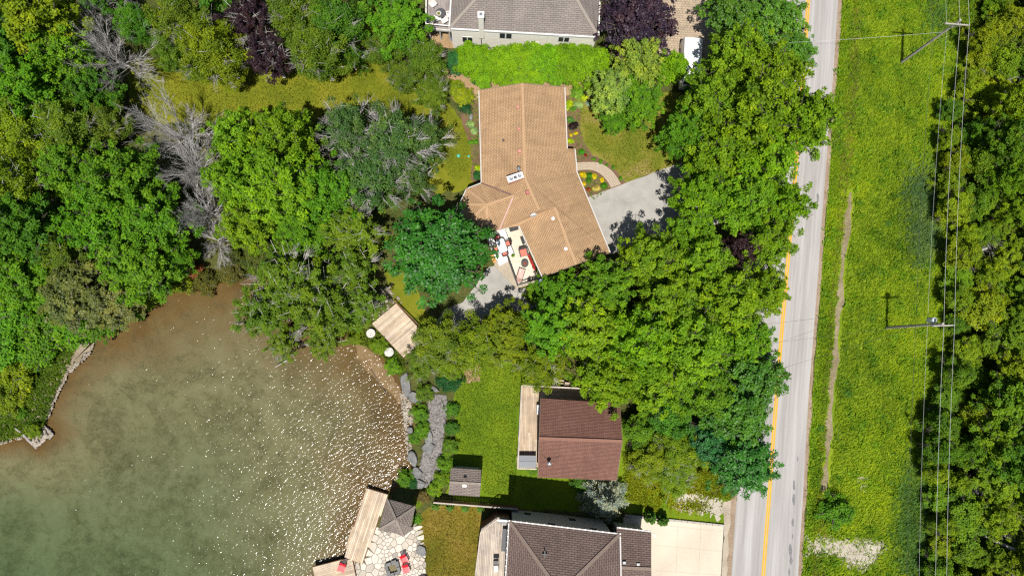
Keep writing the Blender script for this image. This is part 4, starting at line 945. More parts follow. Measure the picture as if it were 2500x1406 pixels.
# stones
m_stone = mat_ground('shore_stones', [(.3, (.13, .11, .085)), (.5, (.3, .26, .21)), (.7, (.48, .43, .36))], 1.6, .6, .3, bmp=.5)
m_slab = mat_ground('grey_slab', [(.3, (.10, .10, .10)), (.5, (.17, .17, .165)), (.7, (.27, .265, .255))], 3, .8, .4, bmp=.8)
m_drift = mat_ground('driftwood', [(.3, (.09, .08, .075)), (.5, (.2, .185, .175)), (.72, (.36, .33, .31))], 4, 1.2, .3, bmp=.6)
PHI = (1 + 5 ** .5) / 2
ICOV = unit(np.array([(-1, PHI, 0), (1, PHI, 0), (-1, -PHI, 0), (1, -PHI, 0), (0, -1, PHI), (0, 1, PHI), (0, -1, -PHI), (0, 1, -PHI), (PHI, 0, -1), (PHI, 0, 1), (-PHI, 0, -1), (-PHI, 0, 1)], float))
ICOF = np.array([(0, 11, 5), (0, 5, 1), (0, 1, 7), (0, 7, 10), (0, 10, 11), (1, 5, 9), (5, 11, 4), (11, 10, 2), (10, 7, 6), (7, 1, 8), (3, 9, 4), (3, 4, 2), (3, 2, 6), (3, 6, 8), (3, 8, 9), (4, 9, 5), (2, 4, 11), (6, 2, 10), (8, 6, 7), (9, 8, 1)])
def stones(name, pts, size, z, mat, flat=.6, elong=1.0):
    n_ = len(pts); S = size * rg.uniform(.5, 1.6, n_)
    V = ICOV[None] * (1 + rg.normal(0, .13, (n_, 12, 1)))
    V = V * np.stack([S * elong, S * rg.uniform(.6, 1, n_), S * flat], 1)[:, None, :]
    a = rg.uniform(0, 6.28, n_); c, s = np.cos(a)[:, None], np.sin(a)[:, None]
    X = V[..., 0] * c - V[..., 1] * s; Y = V[..., 0] * s + V[..., 1] * c
    V = np.stack([X + pts[:, :1], Y + pts[:, 1:2], V[..., 2] + z], -1).reshape(-1, 3)
    F = (ICOF[None] + (np.arange(n_) * 12)[:, None, None]).reshape(-1, 3)
    return props(obj(name, V, F, mat), kind='stuff')
stones('shore_stones', scatter_px([(205, 845), (235, 828), (215, 870), (165, 915), (140, 965), (118, 1020), (95, 1035), (60, 1045), (85, 1000), (110, 960), (140, 900), (165, 870)], 1700), .07, -.1, m_stone)
stones('shore_stones', scatter_px([(0, 1015), (40, 1025), (60, 1070), (0, 1085)], 260), .09, -.1, m_stone)
stones('shore_stones', scatter_px([(62, 1072), (105, 1050), (120, 1045), (126, 1060), (92, 1088)], 110), .16, -.05, m_stone)
stones('shore_stones', scatter_px([(985, 950), (1003, 985), (1010, 1020), (1002, 1060), (1008, 1120), (995, 1120), (985, 1020), (975, 960)], 420), .1, -.22, m_stone)
stones('shore_stones', scatter_px([(640, 690), (780, 720), (900, 720), (960, 690), (980, 740), (900, 790), (760, 770)], 380), .16, -.02, m_stone)
stones('driftwood_chips', scatter_px([(1048, 962), (1090, 965), (1092, 1000), (1080, 1080), (1078, 1150), (1060, 1190), (1030, 1190), (1022, 1150), (1040, 1080), (1046, 1010)], 3400), .06, .06, m_drift, .45, 2.2)
def rock(px, py, rx, ry, az, label, h=.45, mat=None, cat='rock', z=-.15):
    """flat shore slab: uneven outline, tilted chamfered top"""
    g = G(px, py, 0); r = np.random.default_rng(int(px * 3 + py)); k = 9
    a = np.sort(r.uniform(0, 6.28, k)) * .35 + np.linspace(0, 6.28, k, endpoint=False) * .65
    o_ = np.stack([np.cos(a) * rx / 24 * r.uniform(.8, 1.1, k), np.sin(a) * ry / 24 * r.uniform(.8, 1.1, k)], 1) @ rot2(az).T
    V = []
    for sc_, zz in ((1.05, z - .3), (1.0, z + h * .6), (.88, z + h), (.45, z + h * 1.08)):
        for i in range(k): V.append((g[0] + o_[i][0] * sc_, g[1] + o_[i][1] * sc_, zz + r.normal(0, .03) + o_[i][0] * .06))
    F = [tuple(range(3 * k, 4 * k))]
    for lv in range(3): F += [(lv * k + i, lv * k + (i + 1) % k, (lv + 1) * k + (i + 1) % k, (lv + 1) * k + i) for i in range(k)]
    o = obj('rock', np.array(V), F, mat or m_slab); props(o, label, cat)
for q in [(991, 935, 12, 34, .15, 'pale triangular slab at the water above the other slabs'), (1013, 970, 22, 13, -.5, 'dark slab between the pale slab and the bushes'), (1055, 948, 18, 8, -.3, 'narrow light stone beside the olive bush'),
          (1007, 1118, 14, 20, .3, 'large grey slab in the water, upper one'), (1016, 1153, 15, 15, 0, 'grey block at the water below the upper slab'), (1020, 1178, 22, 12, -.3, 'flat grey slab beside the small shore tree'), (1046, 1092, 16, 16, .2, 'dark flat slab among the driftwood'), (1046, 1065, 12, 22, .1, 'tall dark slab left of the driftwood'),
          (972, 890, 7, 9, 0, 'small dark rock near the square deck corner'), (1002, 1050, 7, 10, 0, 'small pale rock at the water beside the bushes'), (1030, 1343, 12, 15, .5, 'grey boulder on the right edge of the flagstone patio'), (1032, 1410, 14, 10, .2, 'grey boulder at the lower right patio edge'),
          (1150, 288, 6, 8, .1, 'pale boulder beside the spiky grass clump')]:
    rock(*q)
for i, (x, y, s_) in enumerate([(101, 1040, 5), (107, 1046, 4.5), (112, 1053, 5), (115, 1061, 5), (88, 1082, 5), (85, 1072, 4), (94, 1074, 3.5), (101, 1069, 3.5), (78, 1066, 4), (97, 1079, 3.5)]):
    rock(x, y, s_, s_ * .85, i, f'stone in the small log crib at the left shore, {ORD[i]} one clockwise from the top', .28, m_stone, z=-.05)
# log crib on the left shore
m_log = mat_ground('log', [(.3, (.14, .12, .11)), (.5, (.3, .27, .25)), (.7, (.45, .42, .4))], 3, 1, .4, bmp=.6)
def log(label, a, b, r0, r1, mat=m_log, name='log'):
    pts_ = [np.array(a) * (1 - t) + np.array(b) * t + np.array([0, 0, .03 * math.sin(t * 3)]) for t in np.linspace(0, 1, 6)]
    V, F = g_tube(pts_, np.linspace(r0, r1, 6), 9); o = obj(name, V, F, mat, smooth=False); props(o, label, 'log')
log('pale squared log on the lower side of the stone crib', G(54, 1057, .0), G(90, 1094, -.1), .13, .11)
log('dark log on the right side of the stone crib', G(103, 1036, .0), G(130, 1060, -.1), .12, .1)
log('short log end at the crib corner', G(130, 1060, -.12), G(121, 1071, -.12), .1, .08)
log('short weathered log on the sandy bank', G(38, 1045, .1), G(50, 1055, .1), .1, .09)
log('fallen white birch trunk in the lower right wood, upper one', G(2405, 1074, 1.2), G(2510, 1094, 3.4), .13, .2, m_birchbark, 'fallen_log')
log('long fallen birch trunk running to the right frame edge', G(2385, 1300, 1.0), G(2510, 1356, 3.2), .1, .2, m_birchbark, 'fallen_log')
log('white birch trunk near the lower right corner', G(2430, 1388, 1.0), G(2510, 1412, 2.8), .1, .16, m_birchbark, 'fallen_log')
log('thin bent pale trunk in the right wood', G(2330, 630, 1.2), G(2410, 606, 3.0), .07, .09, m_birchbark, 'fallen_log')
log('sunken dark branch in the shallow water', G(905, 900, -.28), G(945, 962, -.28), .05, .03, m_bark, 'fallen_branch')
log('bare branch dipping into the lake below the maples', G(700, 880, .4), G(672, 896, -.1), .06, .03, m_dead, 'fallen_branch')
# ------------------------------------------------------------------ buildings
m_white = mat_plain('white_trim', (.74, .72, .69), .5, var=.05)
m_tan = mat_shingle('tan_shingle', (.44, .285, .155), (.37, .235, .127), (.27, .172, .096), .3, .165, (.74, 1.14), .034)
m_tanridge = mat_plain('tan_ridge', (.38, .243, .135), .85, var=.12)
m_flash = mat_plain('brown_flashing', (.20, .12, .105), .45, .3, var=.2)
m_grey = mat_shingle('grey_shingle', (.235, .205, .185), (.195, .17, .155), (.13, .11, .10), .5, .19, (.86, 1.12), .025)
m_greyridge = mat_plain('grey_ridge', (.26, .225, .195), .85, var=.12)
m_brown = mat_shingle('red_brown_shingle', (.2, .1, .072), (.155, .075, .057), (.09, .045, .036), .34, .15, (.85, 1.15), .025)
m_brownridge = mat_plain('red_brown_ridge', (.21, .105, .075), .85)
m_dkshingle = mat_shingle('dark_shingle', (.165, .118, .10), (.125, .09, .078), (.065, .045, .04), .5, .19, (.85, 1.15), .03)
m_dkridge = mat_plain('dark_ridge', (.18, .135, .11), .85)
m_weathered = mat_shingle('weathered_shingle', (.27, .225, .19), (.19, .16, .14), (.1, .08, .075), .4, .17, (.8, 1.2), .035)
m_wridge = mat_plain('weathered_ridge', (.22, .185, .155), .85, var=.2)
m_shed = mat_shingle('shed_shingle', (.235, .195, .17), (.19, .155, .14), (.105, .085, .075), .5, .17, (.88, 1.1), .03)
m_siding = mat_plain('cream_siding', (.8, .76, .69), .7, var=.06)
m_paleside = mat_plain('pale_siding', (.46, .45, .43), .7, var=.06)
m_brick = mat_plain('wall_brown', (.2, .14, .1), .8)
m_glass = mat_plain('window_glass', (.03, .035, .04), .08, 0, .2, spec=.8)
m_black = mat_plain('black_metal', (.025, .025, .028), .5, var=.2)
m_metal = mat_plain('bright_metal', (.6, .61, .63), .3, .8, var=.1)
m_dark = mat_plain('dark_grey', (.06, .062, .068), .6, var=.2)

def roof(name, verts, faces, mat, parent, th=.16, trim=None):
    """verts (px,py,z); slopes with uv in metres, underside and edge boards"""
    T = np.array([G(*v) for v in verts]); n_ = len(T)
    tops = []
    for f in faces:
        f = list(f); nrm = np.zeros(3)
        for i in range(len(f)):
            a, b = T[f[i]], T[f[(i + 1) % len(f)]]; nrm += np.cross(a, b)
        tops.append(f if nrm[2] > 0 else f[::-1])
    B = T - np.array([0, 0, th]); V = np.concatenate([T, B])
    F = [tuple(f) for f in tops] + [tuple(i + n_ for i in reversed(f)) for f in tops]
    nt_ = len(F); ed = {}
    for f in tops:
        for i in range(len(f)):
            ed[(f[i], f[(i + 1) % len(f)])] = 1
    for a, b in ed:
        if (b, a) not in ed: F.append((b, a, a + n_, b + n_))
    o = obj(name, V, F, [mat, trim or m_white], parent, fmat=[0] * nt_ + [1] * (len(F) - nt_))
    lay = o.data.uv_layers.new(name='UVMap'); base = BASE[o]
    for p in o.data.polygons:
        nn = np.array(p.normal)
        if p.material_index == 1 or abs(nn[2]) > .999: u = np.array([1.0, 0, 0])
        else: u = np.cross([0, 0, 1.0], nn); u /= np.linalg.norm(u)
        vv = np.cross(nn, u)
        for li in p.loop_indices:
            co = np.array(o.data.vertices[o.data.loops[li].vertex_index].co) + base
            lay.data[li].uv = (co @ u, co @ vv)
    return o
def pbar(name, a, b, wd, ht, mat, parent, dz=0.0):
    A, B = G(*a), G(*b); A[2] += dz; B[2] += dz
    return bar(name, A, B, wd, ht, mat, parent)
def walls(poly, z0, z1, mat, parent, name='wall'):
    """each wall its own piece"""
    n_ = len(poly); out = []
    for i in range(n_):
        a, b = np.array(poly[i][:2]), np.array(poly[(i + 1) % n_][:2]); d = (b - a) / (np.linalg.norm(b - a) + 1e-9); nn = np.array([-d[1], d[0]]) * .08
        V, F = g_slab([a, b, b + nn, a + nn], z0, z1); out.append(obj(name, V, F, mat, parent))
    return out
def ccw(P):
    P = [np.array(p[:2]) for p in P]
    a = sum(P[i][0] * P[(i + 1) % len(P)][1] - P[(i + 1) % len(P)][0] * P[i][1] for i in range(len(P)))
    return P if a > 0 else P[::-1]
def decking(parent, poly_px, z, ang, mat, wd=.14, gap=.012, th=.04, name='board', split=None, world=False):
    """boards laid across a polygon, direction ang (radians, world); each board its own piece"""
    P = np.array([p[:2] for p in (poly_px if world else GP(poly_px, z))]); M = rot2(-ang); Q = P @ M.T
    y0, y1 = Q[:, 1].min(), Q[:, 1].max(); k = int((y1 - y0) / (wd + gap)); st = (y1 - y0) / max(k, 1); Mi = rot2(ang)
    for i in range(k):
        yc = y0 + (i + .5) * st; xs_ = []
        for j in range(len(Q)):
            a, b = Q[j], Q[(j + 1) % len(Q)]
            if (a[1] > yc) != (b[1] > yc): xs_.append(a[0] + (b[0] - a[0]) * (yc - a[1]) / (b[1] - a[1]))
        xs_.sort()
        for x0, x1 in zip(xs_[::2], xs_[1::2]):
            cuts = [x0]
            if split: 
                c_ = x0 + rg.uniform(.3, 1) * split
                while c_ < x1 - .6: cuts.append(c_); c_ += split
            cuts.append(x1)
            for a_, b_ in zip(cuts[:-1], cuts[1:]):
                A = Mi @ np.array([a_ + .004, yc]); B = Mi @ np.array([b_ - .004, yc])
                dz = rg.uniform(-.004, .004)
                bar(name, (A[0], A[1], z - th / 2 + dz), (B[0], B[1], z - th / 2 + dz), st - gap, th, mat, parent)
def railing(parent, pts, z, h, mat, posts=1.6, bal=.14, bmat=None, top=.09, infill=True):
    P = [np.array(p[:2]) for p in pts]
    for a, b in zip(P[:-1], P[1:]):
        L = np.linalg.norm(b - a); k = max(1, round(L / posts))
        bar('top_rail', (*a, z + h), (*b, z + h), top, .045, mat, parent)
        bar('bottom_rail', (*a, z + .1), (*b, z + .1), .05, .04, mat, parent)
        for i in range(k + 1):
            c = a + (b - a) * i / k; bar('post', (*c, z - .02), (*c, z + h - .023), .09, .09, mat, parent)
        if infill:
            m_ = int(L / bal)
            for i in range(1, m_):
                c = a + (b - a) * i / m_; bar('baluster', (*c, z + .1), (*c, z + h - .023), .03, .03, bmat or mat, parent)
def post_set(parent, pts, z0, z1, mat, w_=.14, name='post'):
    for p in pts: bar(name, (p[0], p[1], z0), (p[0], p[1], z1), w_, w_, mat, parent)

# ---- main house with the tan roof
b0 = G(1290, 430, 0); b0[2] = 0
house = thing('tan_roof_house', 'angled house with a tan shingle roof in the middle of the picture', 'house', b0)
E, RZ = 3.2, 4.9
rv = dict(a=(1169, 221, E), r0=(1275, 204, RZ), b=(1379, 213, E), c=(1385, 363, E), c2=(1404, 364, 3.0), d=(1409, 421, 3.0), e=(1490, 617, E), g1=(1406, 646, 4.5), F=(1324, 677, E),
          f0=(1267, 552, E), r2=(1316, 513, 5.1), r1=(1282, 436, 5.0), g0=(1354, 506, 4.5), m0=(1233, 556, E), J=(1175, 447, E), w0=(1254, 478, 4.35), w1=(1188, 500, 4.3),
          wa=(1139, 461, E), wb=(1121, 500, E), wc=(1138, 548, E), we=(1192, 572, E), wv=(1219, 562, E))
keys = list(rv); ix = {k: i for i, k in enumerate(keys)}
fc = [('a', 'r0', 'r1', 'J'), ('J', 'r1', 'r2', 'm0', 'wv', 'w0'), ('J', 'w0', 'w1', 'wa'), ('wa', 'w1', 'wb'), ('wb', 'w1', 'wc'), ('wc', 'w1', 'we'), ('we', 'w1', 'w0', 'wv'),
      ('r0', 'b', 'c', 'r1'), ('c', 'c2', 'd', 'r1'), ('r1', 'd', 'e', 'g1', 'g0', 'r2'), ('g0', 'g1', 'F', 'f0')]
hroof = roof('roof', [rv[k] for k in keys], [[ix[k] for k in f] for f in fc], m_tan, house)
for p, q in [('r0', 'r1'), ('r1', 'r2'), ('g0', 'g1'), ('w0', 'w1'), ('w1', 'wa'), ('w1', 'wb'), ('w1', 'wc'), ('w1', 'we')]:
    pbar('ridge_cap', rv[p], rv[q], .24, .04, m_tanridge, hroof, .02)
for p, q in [('J', 'w0'), ('w0', 'wv')]: pbar('valley_flashing', rv[p], rv[q], .13, .04, m_flash, hroof, .03)
pbar('rake_board', rv['r2'], rv['m0'], .08, .16, m_tanridge, hroof, .02)
pbar('rake_board', rv['r2'], rv['g0'], .08, .12, m_tanridge, hroof, .02)
V, F_ = g_slab([G(*rv['m0'])[:2], G(*rv['f0'])[:2], G(*rv['g0'])[:2], G(*rv['r2'])[:2]], 2.9, 3.05); 
obj('gable_wall', np.array([G(*rv[k]) - [0, 0, .05] for k in ('m0', 'r2', 'g0', 'f0')]), [(0, 1, 2), (0, 2, 3)], m_tanridge, house)
for p, q in [('a', 'J'), ('b', 'c'), ('c2', 'd'), ('d', 'e'), ('J', 'wa'), ('wa', 'wb'), ('wb', 'wc'), ('wc', 'we'), ('we', 'wv'), ('f0', 'F')]:
    pbar('gutter', rv[p], rv[q], .1, .12, m_paleside, hroof, -.04)
for p, q in [('a', 'r0'), ('r0', 'b'), ('F', 'g1'), ('g1', 'e')]: pbar('barge_board', rv[p], rv[q], .06, .18, m_brick, hroof, -.06)
wp = ccw([G(*rv[k]) for k in ('a', 'b', 'c', 'd', 'e', 'F', 'f0', 'we', 'wc', 'wb', 'wa', 'J')])
walls(inset_poly(wp, .45), -.3, 3.1, m_siding, house)
# chimney, vents, dish
def rectpx(c, wpx, hpx, ang, z):
    """rectangle of real metres round a pixel centre"""
    g = G(*c, z)[:2]; q = np.array([(-.5, -.5), (.5, -.5), (.5, .5), (-.5, .5)]) * [wpx / 24, hpx / 24]
    return [g + rot2(ang) @ x for x in q]
ch = obj('chimney', *g_slab(rectpx((1259, 436), 36, 13, R(20), 4.9), 3.8, 5.45), mat_plain('chimney_brick', (.42, .22, .15), .85), house)
cap_ = obj('chimney_cap', *g_slab(rectpx((1258, 433), 38, 15, R(20), 5.5), 5.45, 5.56), m_white, ch)
for dx, dy in ((-10, 3.6), (10.5, -4.2)):
    g = G(1258 + dx, 433 + dy, 5.6); obj('flue', *g_lathe((g[0], g[1], 5.56), [(.2, 0), (.2, .1), (.14, .1), (.14, .02)], 16), m_metal, ch)
obj('flue', *g_slab(rectpx((1258, 433), 7, 6, R(20), 5.6), 5.56, 5.62), m_dark, ch)
g = G(1266, 413, 5.2); obj('vent_pipe', *g_lathe((g[0], g[1], 4.6), [(.11, 0), (.11, .75), (.19, .76), (.19, .86), (.05, .98)], 14), m_metal, house)
g = G(1303, 528, 5.1); 
V, F_ = g_lathe((0, 0, 0), [(.02, 0), (.18, .03), (.33, .1), (.34, .12), (.17, .05)], 18)
V = V @ np.array(Euler((R(50), 0, R(200))).to_matrix()).T + [g[0], g[1], 5.2]
dish = obj('satellite_dish', V, F_, m_white, house); bar('dish_arm', (g[0], g[1], 4.5), (g[0], g[1], 5.15), .06, .06, m_metal, dish)
for (x, y, s_, mt, z) in [(1350, 534, 7, m_white, 4.35), (1381, 608, 7, m_white, 4.35), (1288, 470, 8, mat_plain('red_vent', (.36, .13, .11), .7), 5.02), (1264, 262, 6, UNIT and mat_plain('pink_shingle', (.5, .21, .17), .8), 4.86), (1266, 315, 6, mat_plain('pink_shingle2', (.46, .2, .16), .8), 4.87), (1268, 370, 7, mat_plain('pink_shingle3', (.5, .22, .18), .8), 4.9), (1229, 343, 4, m_dark, 4.3)]:
    g = G(x, y, z); obj('roof_vent', *g_slab(rectpx((x, y), s_, s_, R(12 if y < 450 else 22), z), z - .25, z + (.14 if s_ > 6.5 or s_ < 5 else .06)), mt, house)

# terrace and dining deck
m_cream = mat_ground('cream_terrace', [(.3, (.42, .36, .27)), (.5, (.58, .52, .42)), (.7, (.66, .6, .5))], 3, .5, .5, bmp=.1, bdist=.01)
m_deckwhite = mat_plain('white_composite', (.66, .65, .64), .6, var=.05, objvar=.05)
terr = thing('terrace', 'cream terrace with black railing in the crook of the tan roofed house', 'terrace', G(1270, 630, 0))
TP = [(1231, 557), (1266, 547), (1315, 680), (1263, 698), (1237, 626), (1256, 621)]
obj('slab', *g_slab([p[:2] for p in GP(TP, .5)], 0, .5), m_cream, terr)
obj('edging', *g_slab([p[:2] for p in GP([(1234, 628), (1239, 626), (1264, 699), (1316, 681), (1318, 687), (1260, 705), (1208, 650), (1206, 640)], .2)], 0, .2), m_oldconc, terr)
railing(terr, GP([(1238, 628), (1263, 697), (1314, 680)], .5), .5, .95, m_black, 1.3, .16)
bar('kerb', G(1233, 560, .53), G(1256, 621, .53), .06, .12, m_black, terr)
dk = thing('dining_deck', 'white dining deck left of the cream terrace', 'deck', G(1225, 600, 0))
DP = [(1190, 570), (1231, 557), (1255, 621), (1237, 626), (1214, 638), (1196, 600)]
decking(dk, DP, .75, R(-70), m_deckwhite, .14)
obj('frame', *g_slab([p[:2] for p in GP(DP, .6)], 0, .68), m_siding, dk)
railing(dk, GP([(1194, 585), (1197, 603), (1214, 638)], .75), .75, .95, m_white, 1.2, .14, m_black)
for i in range(4):
    a, b = G(1215 + i * .8, 637 + i * 3.2, .6 - i * .15), G(1238 + i * .6, 627 + i * 2.6, .6 - i * .15); bar('step', a, b, .3, .1, m_white, dk)
# dining table and chairs
m_coral = mat_plain('coral_cushion', (.62, .16, .11), .8, var=.1)
m_red = mat_plain('red_plastic', (.58, .012, .025), .4, var=.08)
m_tabletop = mat_plain('pale_tabletop', (.58, .62, .65), .3, var=.04)
def w2(c, ang, x, y, z):
    q = rot2(ang) @ np.array([x, y]); return (c[0] + q[0], c[1] + q[1], c[2] + z)
def lbar(name, c, ang, a, b, wd, ht, mat, parent): return bar(name, w2(c, ang, *a), w2(c, ang, *b), wd, ht, mat, parent)
def table(name, label, px, py, z, ang, lx, ly, h, tm, fm, bev=.16):
    c = G(px, py, z + h); c[2] = z
    t = thing(name, label, 'table', c)
    q = [(-lx / 2 + bev, -ly / 2), (lx / 2 - bev, -ly / 2), (lx / 2, -ly / 2 + bev), (lx / 2, ly / 2 - bev), (lx / 2 - bev, ly / 2), (-lx / 2 + bev, ly / 2), (-lx / 2, ly / 2 - bev), (-lx / 2, -ly / 2 + bev)]
    P = [w2(c, ang, x, y, 0)[:2] for x, y in q]
    obj('rim', *g_slab(P, z + h - .05, z + h - .005), fm, t)
    obj('table_top', *g_slab(inset_poly(P, .05), z + h - .004, z + h + .01), tm, t)
    for sx in (-1, 1):
        for sy in (-1, 1): lbar('leg', c, ang, (sx * (lx / 2 - .2), sy * (ly / 2 - .2), 0), (sx * (lx / 2 - .2), sy * (ly / 2 - .2), h - .05), .05, .05, fm, t)
def chair(name, label, px, py, z, ang, fm, cm, wd=.5, dp=.5, sh=.43, bh=.9, arms=True, group=None, slats=0, recline=.12):
    """seat faces local +y; backrest at -y"""
    c = G(px, py, z + sh); c[2] = z
    t = thing(name, label, 'chair', c, group)
    lbar('seat', c, ang, (0, -dp / 2, sh), (0, dp / 2, sh + .03), wd, .06, fm if slats else fm, t)
    if cm: lbar('cushion', c, ang, (0, -dp / 2 + .05, sh + .08), (0, dp / 2 - .02, sh + .09), wd - .08, .1, cm, t)
    if slats:
        for i in range(slats):
            x = (i - (slats - 1) / 2) * wd / slats
            lbar('back_slat', c, ang, (x, -dp / 2, sh), (x * 1.15, -dp / 2 - recline * 2.2, bh - .06 * abs(i - (slats - 1) / 2)), wd / slats * .86, .03, fm, t)
    else:
        lbar('backrest', c, ang, (0, -dp / 2, sh + .05), (0, -dp / 2 - recline, bh), wd, .06, fm, t)
    for sx in (-1, 1):
        if arms:
            lbar('armrest', c, ang, (sx * (wd / 2 + .04), -dp / 2 - .05, sh + .22), (sx * (wd / 2 + .04), dp / 2 + .03, sh + .2), .09, .035, fm, t)
        for sy in (-1, 1): lbar('leg', c, ang, (sx * (wd / 2 - .02), sy * (dp / 2 - .04), 0), (sx * (wd / 2 - .02), sy * (dp / 2 - .04), (sh + .2) if arms else sh), .05, .05, fm, t)
    return t
table('dining_table', 'pale rectangular dining table with clipped corners on the white deck', 1224.5, 600, .75, R(20), .95, 1.5, .73, m_tabletop, m_black)
chair('patio_chair', 'dark chair with coral cushion at the upper end of the dining table', 1214, 583, .75, R(200), m_black, m_coral)
chair('patio_chair', 'dark chair with coral cushion on the left side of the dining table', 1212, 607, .75, R(-70), m_black, m_coral)
chair('patio_chair', 'dark chair with coral cushion on the right side of the dining table', 1239, 595, .75, R(110), m_black, m_coral)
chair('patio_chair', 'dark chair with coral cushion at the lower end of the dining table', 1232, 618, .75, R(20), m_black, m_coral)
chair('armchair', 'wicker armchair with a large coral seat cushion on the terrace', 1278, 617, .5, R(195), m_dark, m_coral, .72, .75, .38, .8)
# fire table
g = G(1281.5, 643, 1.0); t = thing('fire_table', 'round dark fire table with red embers on the terrace', 'fire table', (g[0], g[1], .5))
obj('bowl', *g_lathe((g[0], g[1], .5), [(.3, 0), (.36, .1), (.37, .5), (.36, .53), (.22, .53), (.2, .45)], 24), m_dark, t)
obj('embers', *g_lathe((g[0], g[1], .94), [(.2, 0), (.19, .05), (.1, .07)], 12), mat_plain('ember_stones', (.2, .06, .04), .9, var=.6, scale=20), t)
# lounge chair
c = G(1271, 670, .9); c[2] = .5; an = R(-17)
t = thing('lounge_chair', 'long patterned lounge chair near the lower terrace railing', 'lounger', c)
m_pat = mat_ground('patterned_fabric', [(.4, (.5, .44, .4)), (.5, (.6, .3, .25)), (.6, (.65, .6, .55))], 9, 3, .3, bmp=0)
lbar('seat_cushion', c, an, (0, -.45, .36), (0, .6, .36), .56, .12, m_pat, t); lbar('back_cushion', c, an, (0, -.45, .42), (0, -.85, .75), .56, .1, m_pat, t)
for sx in (-1, 1):
    lbar('frame_rail', c, an, (sx * .32, -.75, .3), (sx * .32, .65, .3), .05, .06, m_black, t)
    for yy in (-.7, .6): lbar('leg', c, an, (sx * .32, yy, 0), (sx * .32, yy, .3), .05, .05, m_black, t)
# planter with red flowers, potted plant, console, bench, parasol-like round table
t = thing('flower_planter', 'long planter of red flowers against the garage wall', 'planter', G(1297, 640, .5))
bar('box', G(1290, 621, .65), G(1305, 657, .65), .22, .3, m_dark, t)
pp = np.array([G(1290 + 15 * s_, 621 + 36 * s_, .85) for s_ in rg.random(240)]) + rg.normal(0, .06, (240, 3))
V, F_ = leaves(pp, np.array([0, 0, 1.0]) + rg.normal(0, .5, (240, 3)), rg.normal(size=(240, 3)), np.full(240, .13), .4)
o = obj('flowers', V, F_, m_leaf, t, rnd=rg.random(240)); o.color = (.5, .04, .04, 1)
g = G(1252.5, 623, 1.0); t = thing('potted_plant', 'round green potted plant on the edge between deck and terrace', 'plant', (g[0], g[1], .5))
obj('pot', *g_lathe((g[0], g[1], .5), [(.1, 0), (.15, .3), (.16, .32), (.13, .3)], 14), m_dark, t)
o = bpy.data.objects.new('foliage', ROS['mound']); link(o, t); o.location = (0, 0, .25); o.scale = (.55, .55, .6); o.color = (.12, .26, .01, 1)
t = thing('console_table', 'black console with glass against the house end of the terrace', 'table', G(1254, 559, .5))
bar('top', G(1244, 562, 1.25), G(1265, 556, 1.25), .4, .05, m_black, t); bar('shelf', G(1246, 562, .9), G(1264, 557, .9), .34, .04, m_glass, t)
for x, y in ((1245, 562), (1264, 556)): bar('leg', G(x, y, .5), G(x, y, 1.22) * [0, 0, 1] + G(x, y, .5) * [1, 1, 0], .06, .3, m_black, t)
t = thing('wall_bench', 'narrow dark bench along the garage wall of the terrace', 'bench', G(1275, 588, .5))
bar('seat', G(1273, 579, .9), G(1279, 596, .9), .28, .05, m_black, t)
for x, y in ((1273.5, 581), (1278.5, 594)): bar('leg', G(x, y, .9) * [1, 1, 0] + [0, 0, .5], G(x, y, .9) * [1, 1, 0] + [0, 0, .875], .05, .24, m_black, t)
t = thing('wooden_bench', 'small orange wooden bench at the foot of the dining deck', 'bench', G(1205, 632, 0))
bar('seat', G(1201, 622, .45), G(1209, 641, .45), .35, .05, mat_plain('orange_wood', (.5, .24, .07), .6), t)
for x, y in ((1202, 625), (1208, 638)): bar('leg', G(x, y, .45) * [1, 1, 0], G(x, y, .45) * [1, 1, 0] + [0, 0, .425], .06, .3, m_brick, t)
g = G(1322, 689, .8); t = thing('garden_ornament', 'round blue and white garden ornament at the terrace corner', 'ornament', (g[0], g[1], 0))
obj('pedestal', *g_lathe((g[0], g[1], 0), [(.18, 0), (.08, .1), (.07, .6), (.1, .64)], 12), m_paleside, t)
obj('dish', *g_lathe((g[0], g[1], .64), [(.1, 0), (.3, .06), (.34, .13), (.31, .13), (.1, .07)], 20), mat_ground('blue_white_glaze', [(.45, (.08, .2, .4)), (.52, (.6, .66, .72))], 7, 3, .3, rough=.2, bmp=0), t)

# ---- grey house at the top
b0 = G(1280, 20, 0); b0[2] = 0
gh = thing('grey_roof_house', 'grey hip roofed house with white walls at the top edge', 'house', b0)
E2 = 4.6
gv = [(1097, 70, E2), (1461, 91, E2), (1470, -150, E2), (1110, -150, E2), (1186, -28, 7.0), (1395, -22, 7.0)]
groof = roof('roof', gv, [(0, 1, 5, 4), (1, 2, 5), (2, 3, 4, 5), (3, 0, 4)], m_grey, gh, .2)
for a, b in ((0, 4), (1, 5), (4, 5)): pbar('ridge_cap', gv[a], gv[b], .3, .05, m_greyridge, groof, .02)
for a, b in ((0, 1), (1, 2), (3, 0)): pbar('gutter', gv[a], gv[b], .16, .16, m_white, groof, -.05)
gw = inset_poly(ccw([G(*v) for v in gv[:4]]), .14); walls(gw, -.3, E2 - .1, m_siding, gh)
A, B = None, None
gws = sorted([np.array(p) for p in gw], key=lambda p: p[1])[:2]; gws.sort(key=lambda p: p[0]); A, B = gws
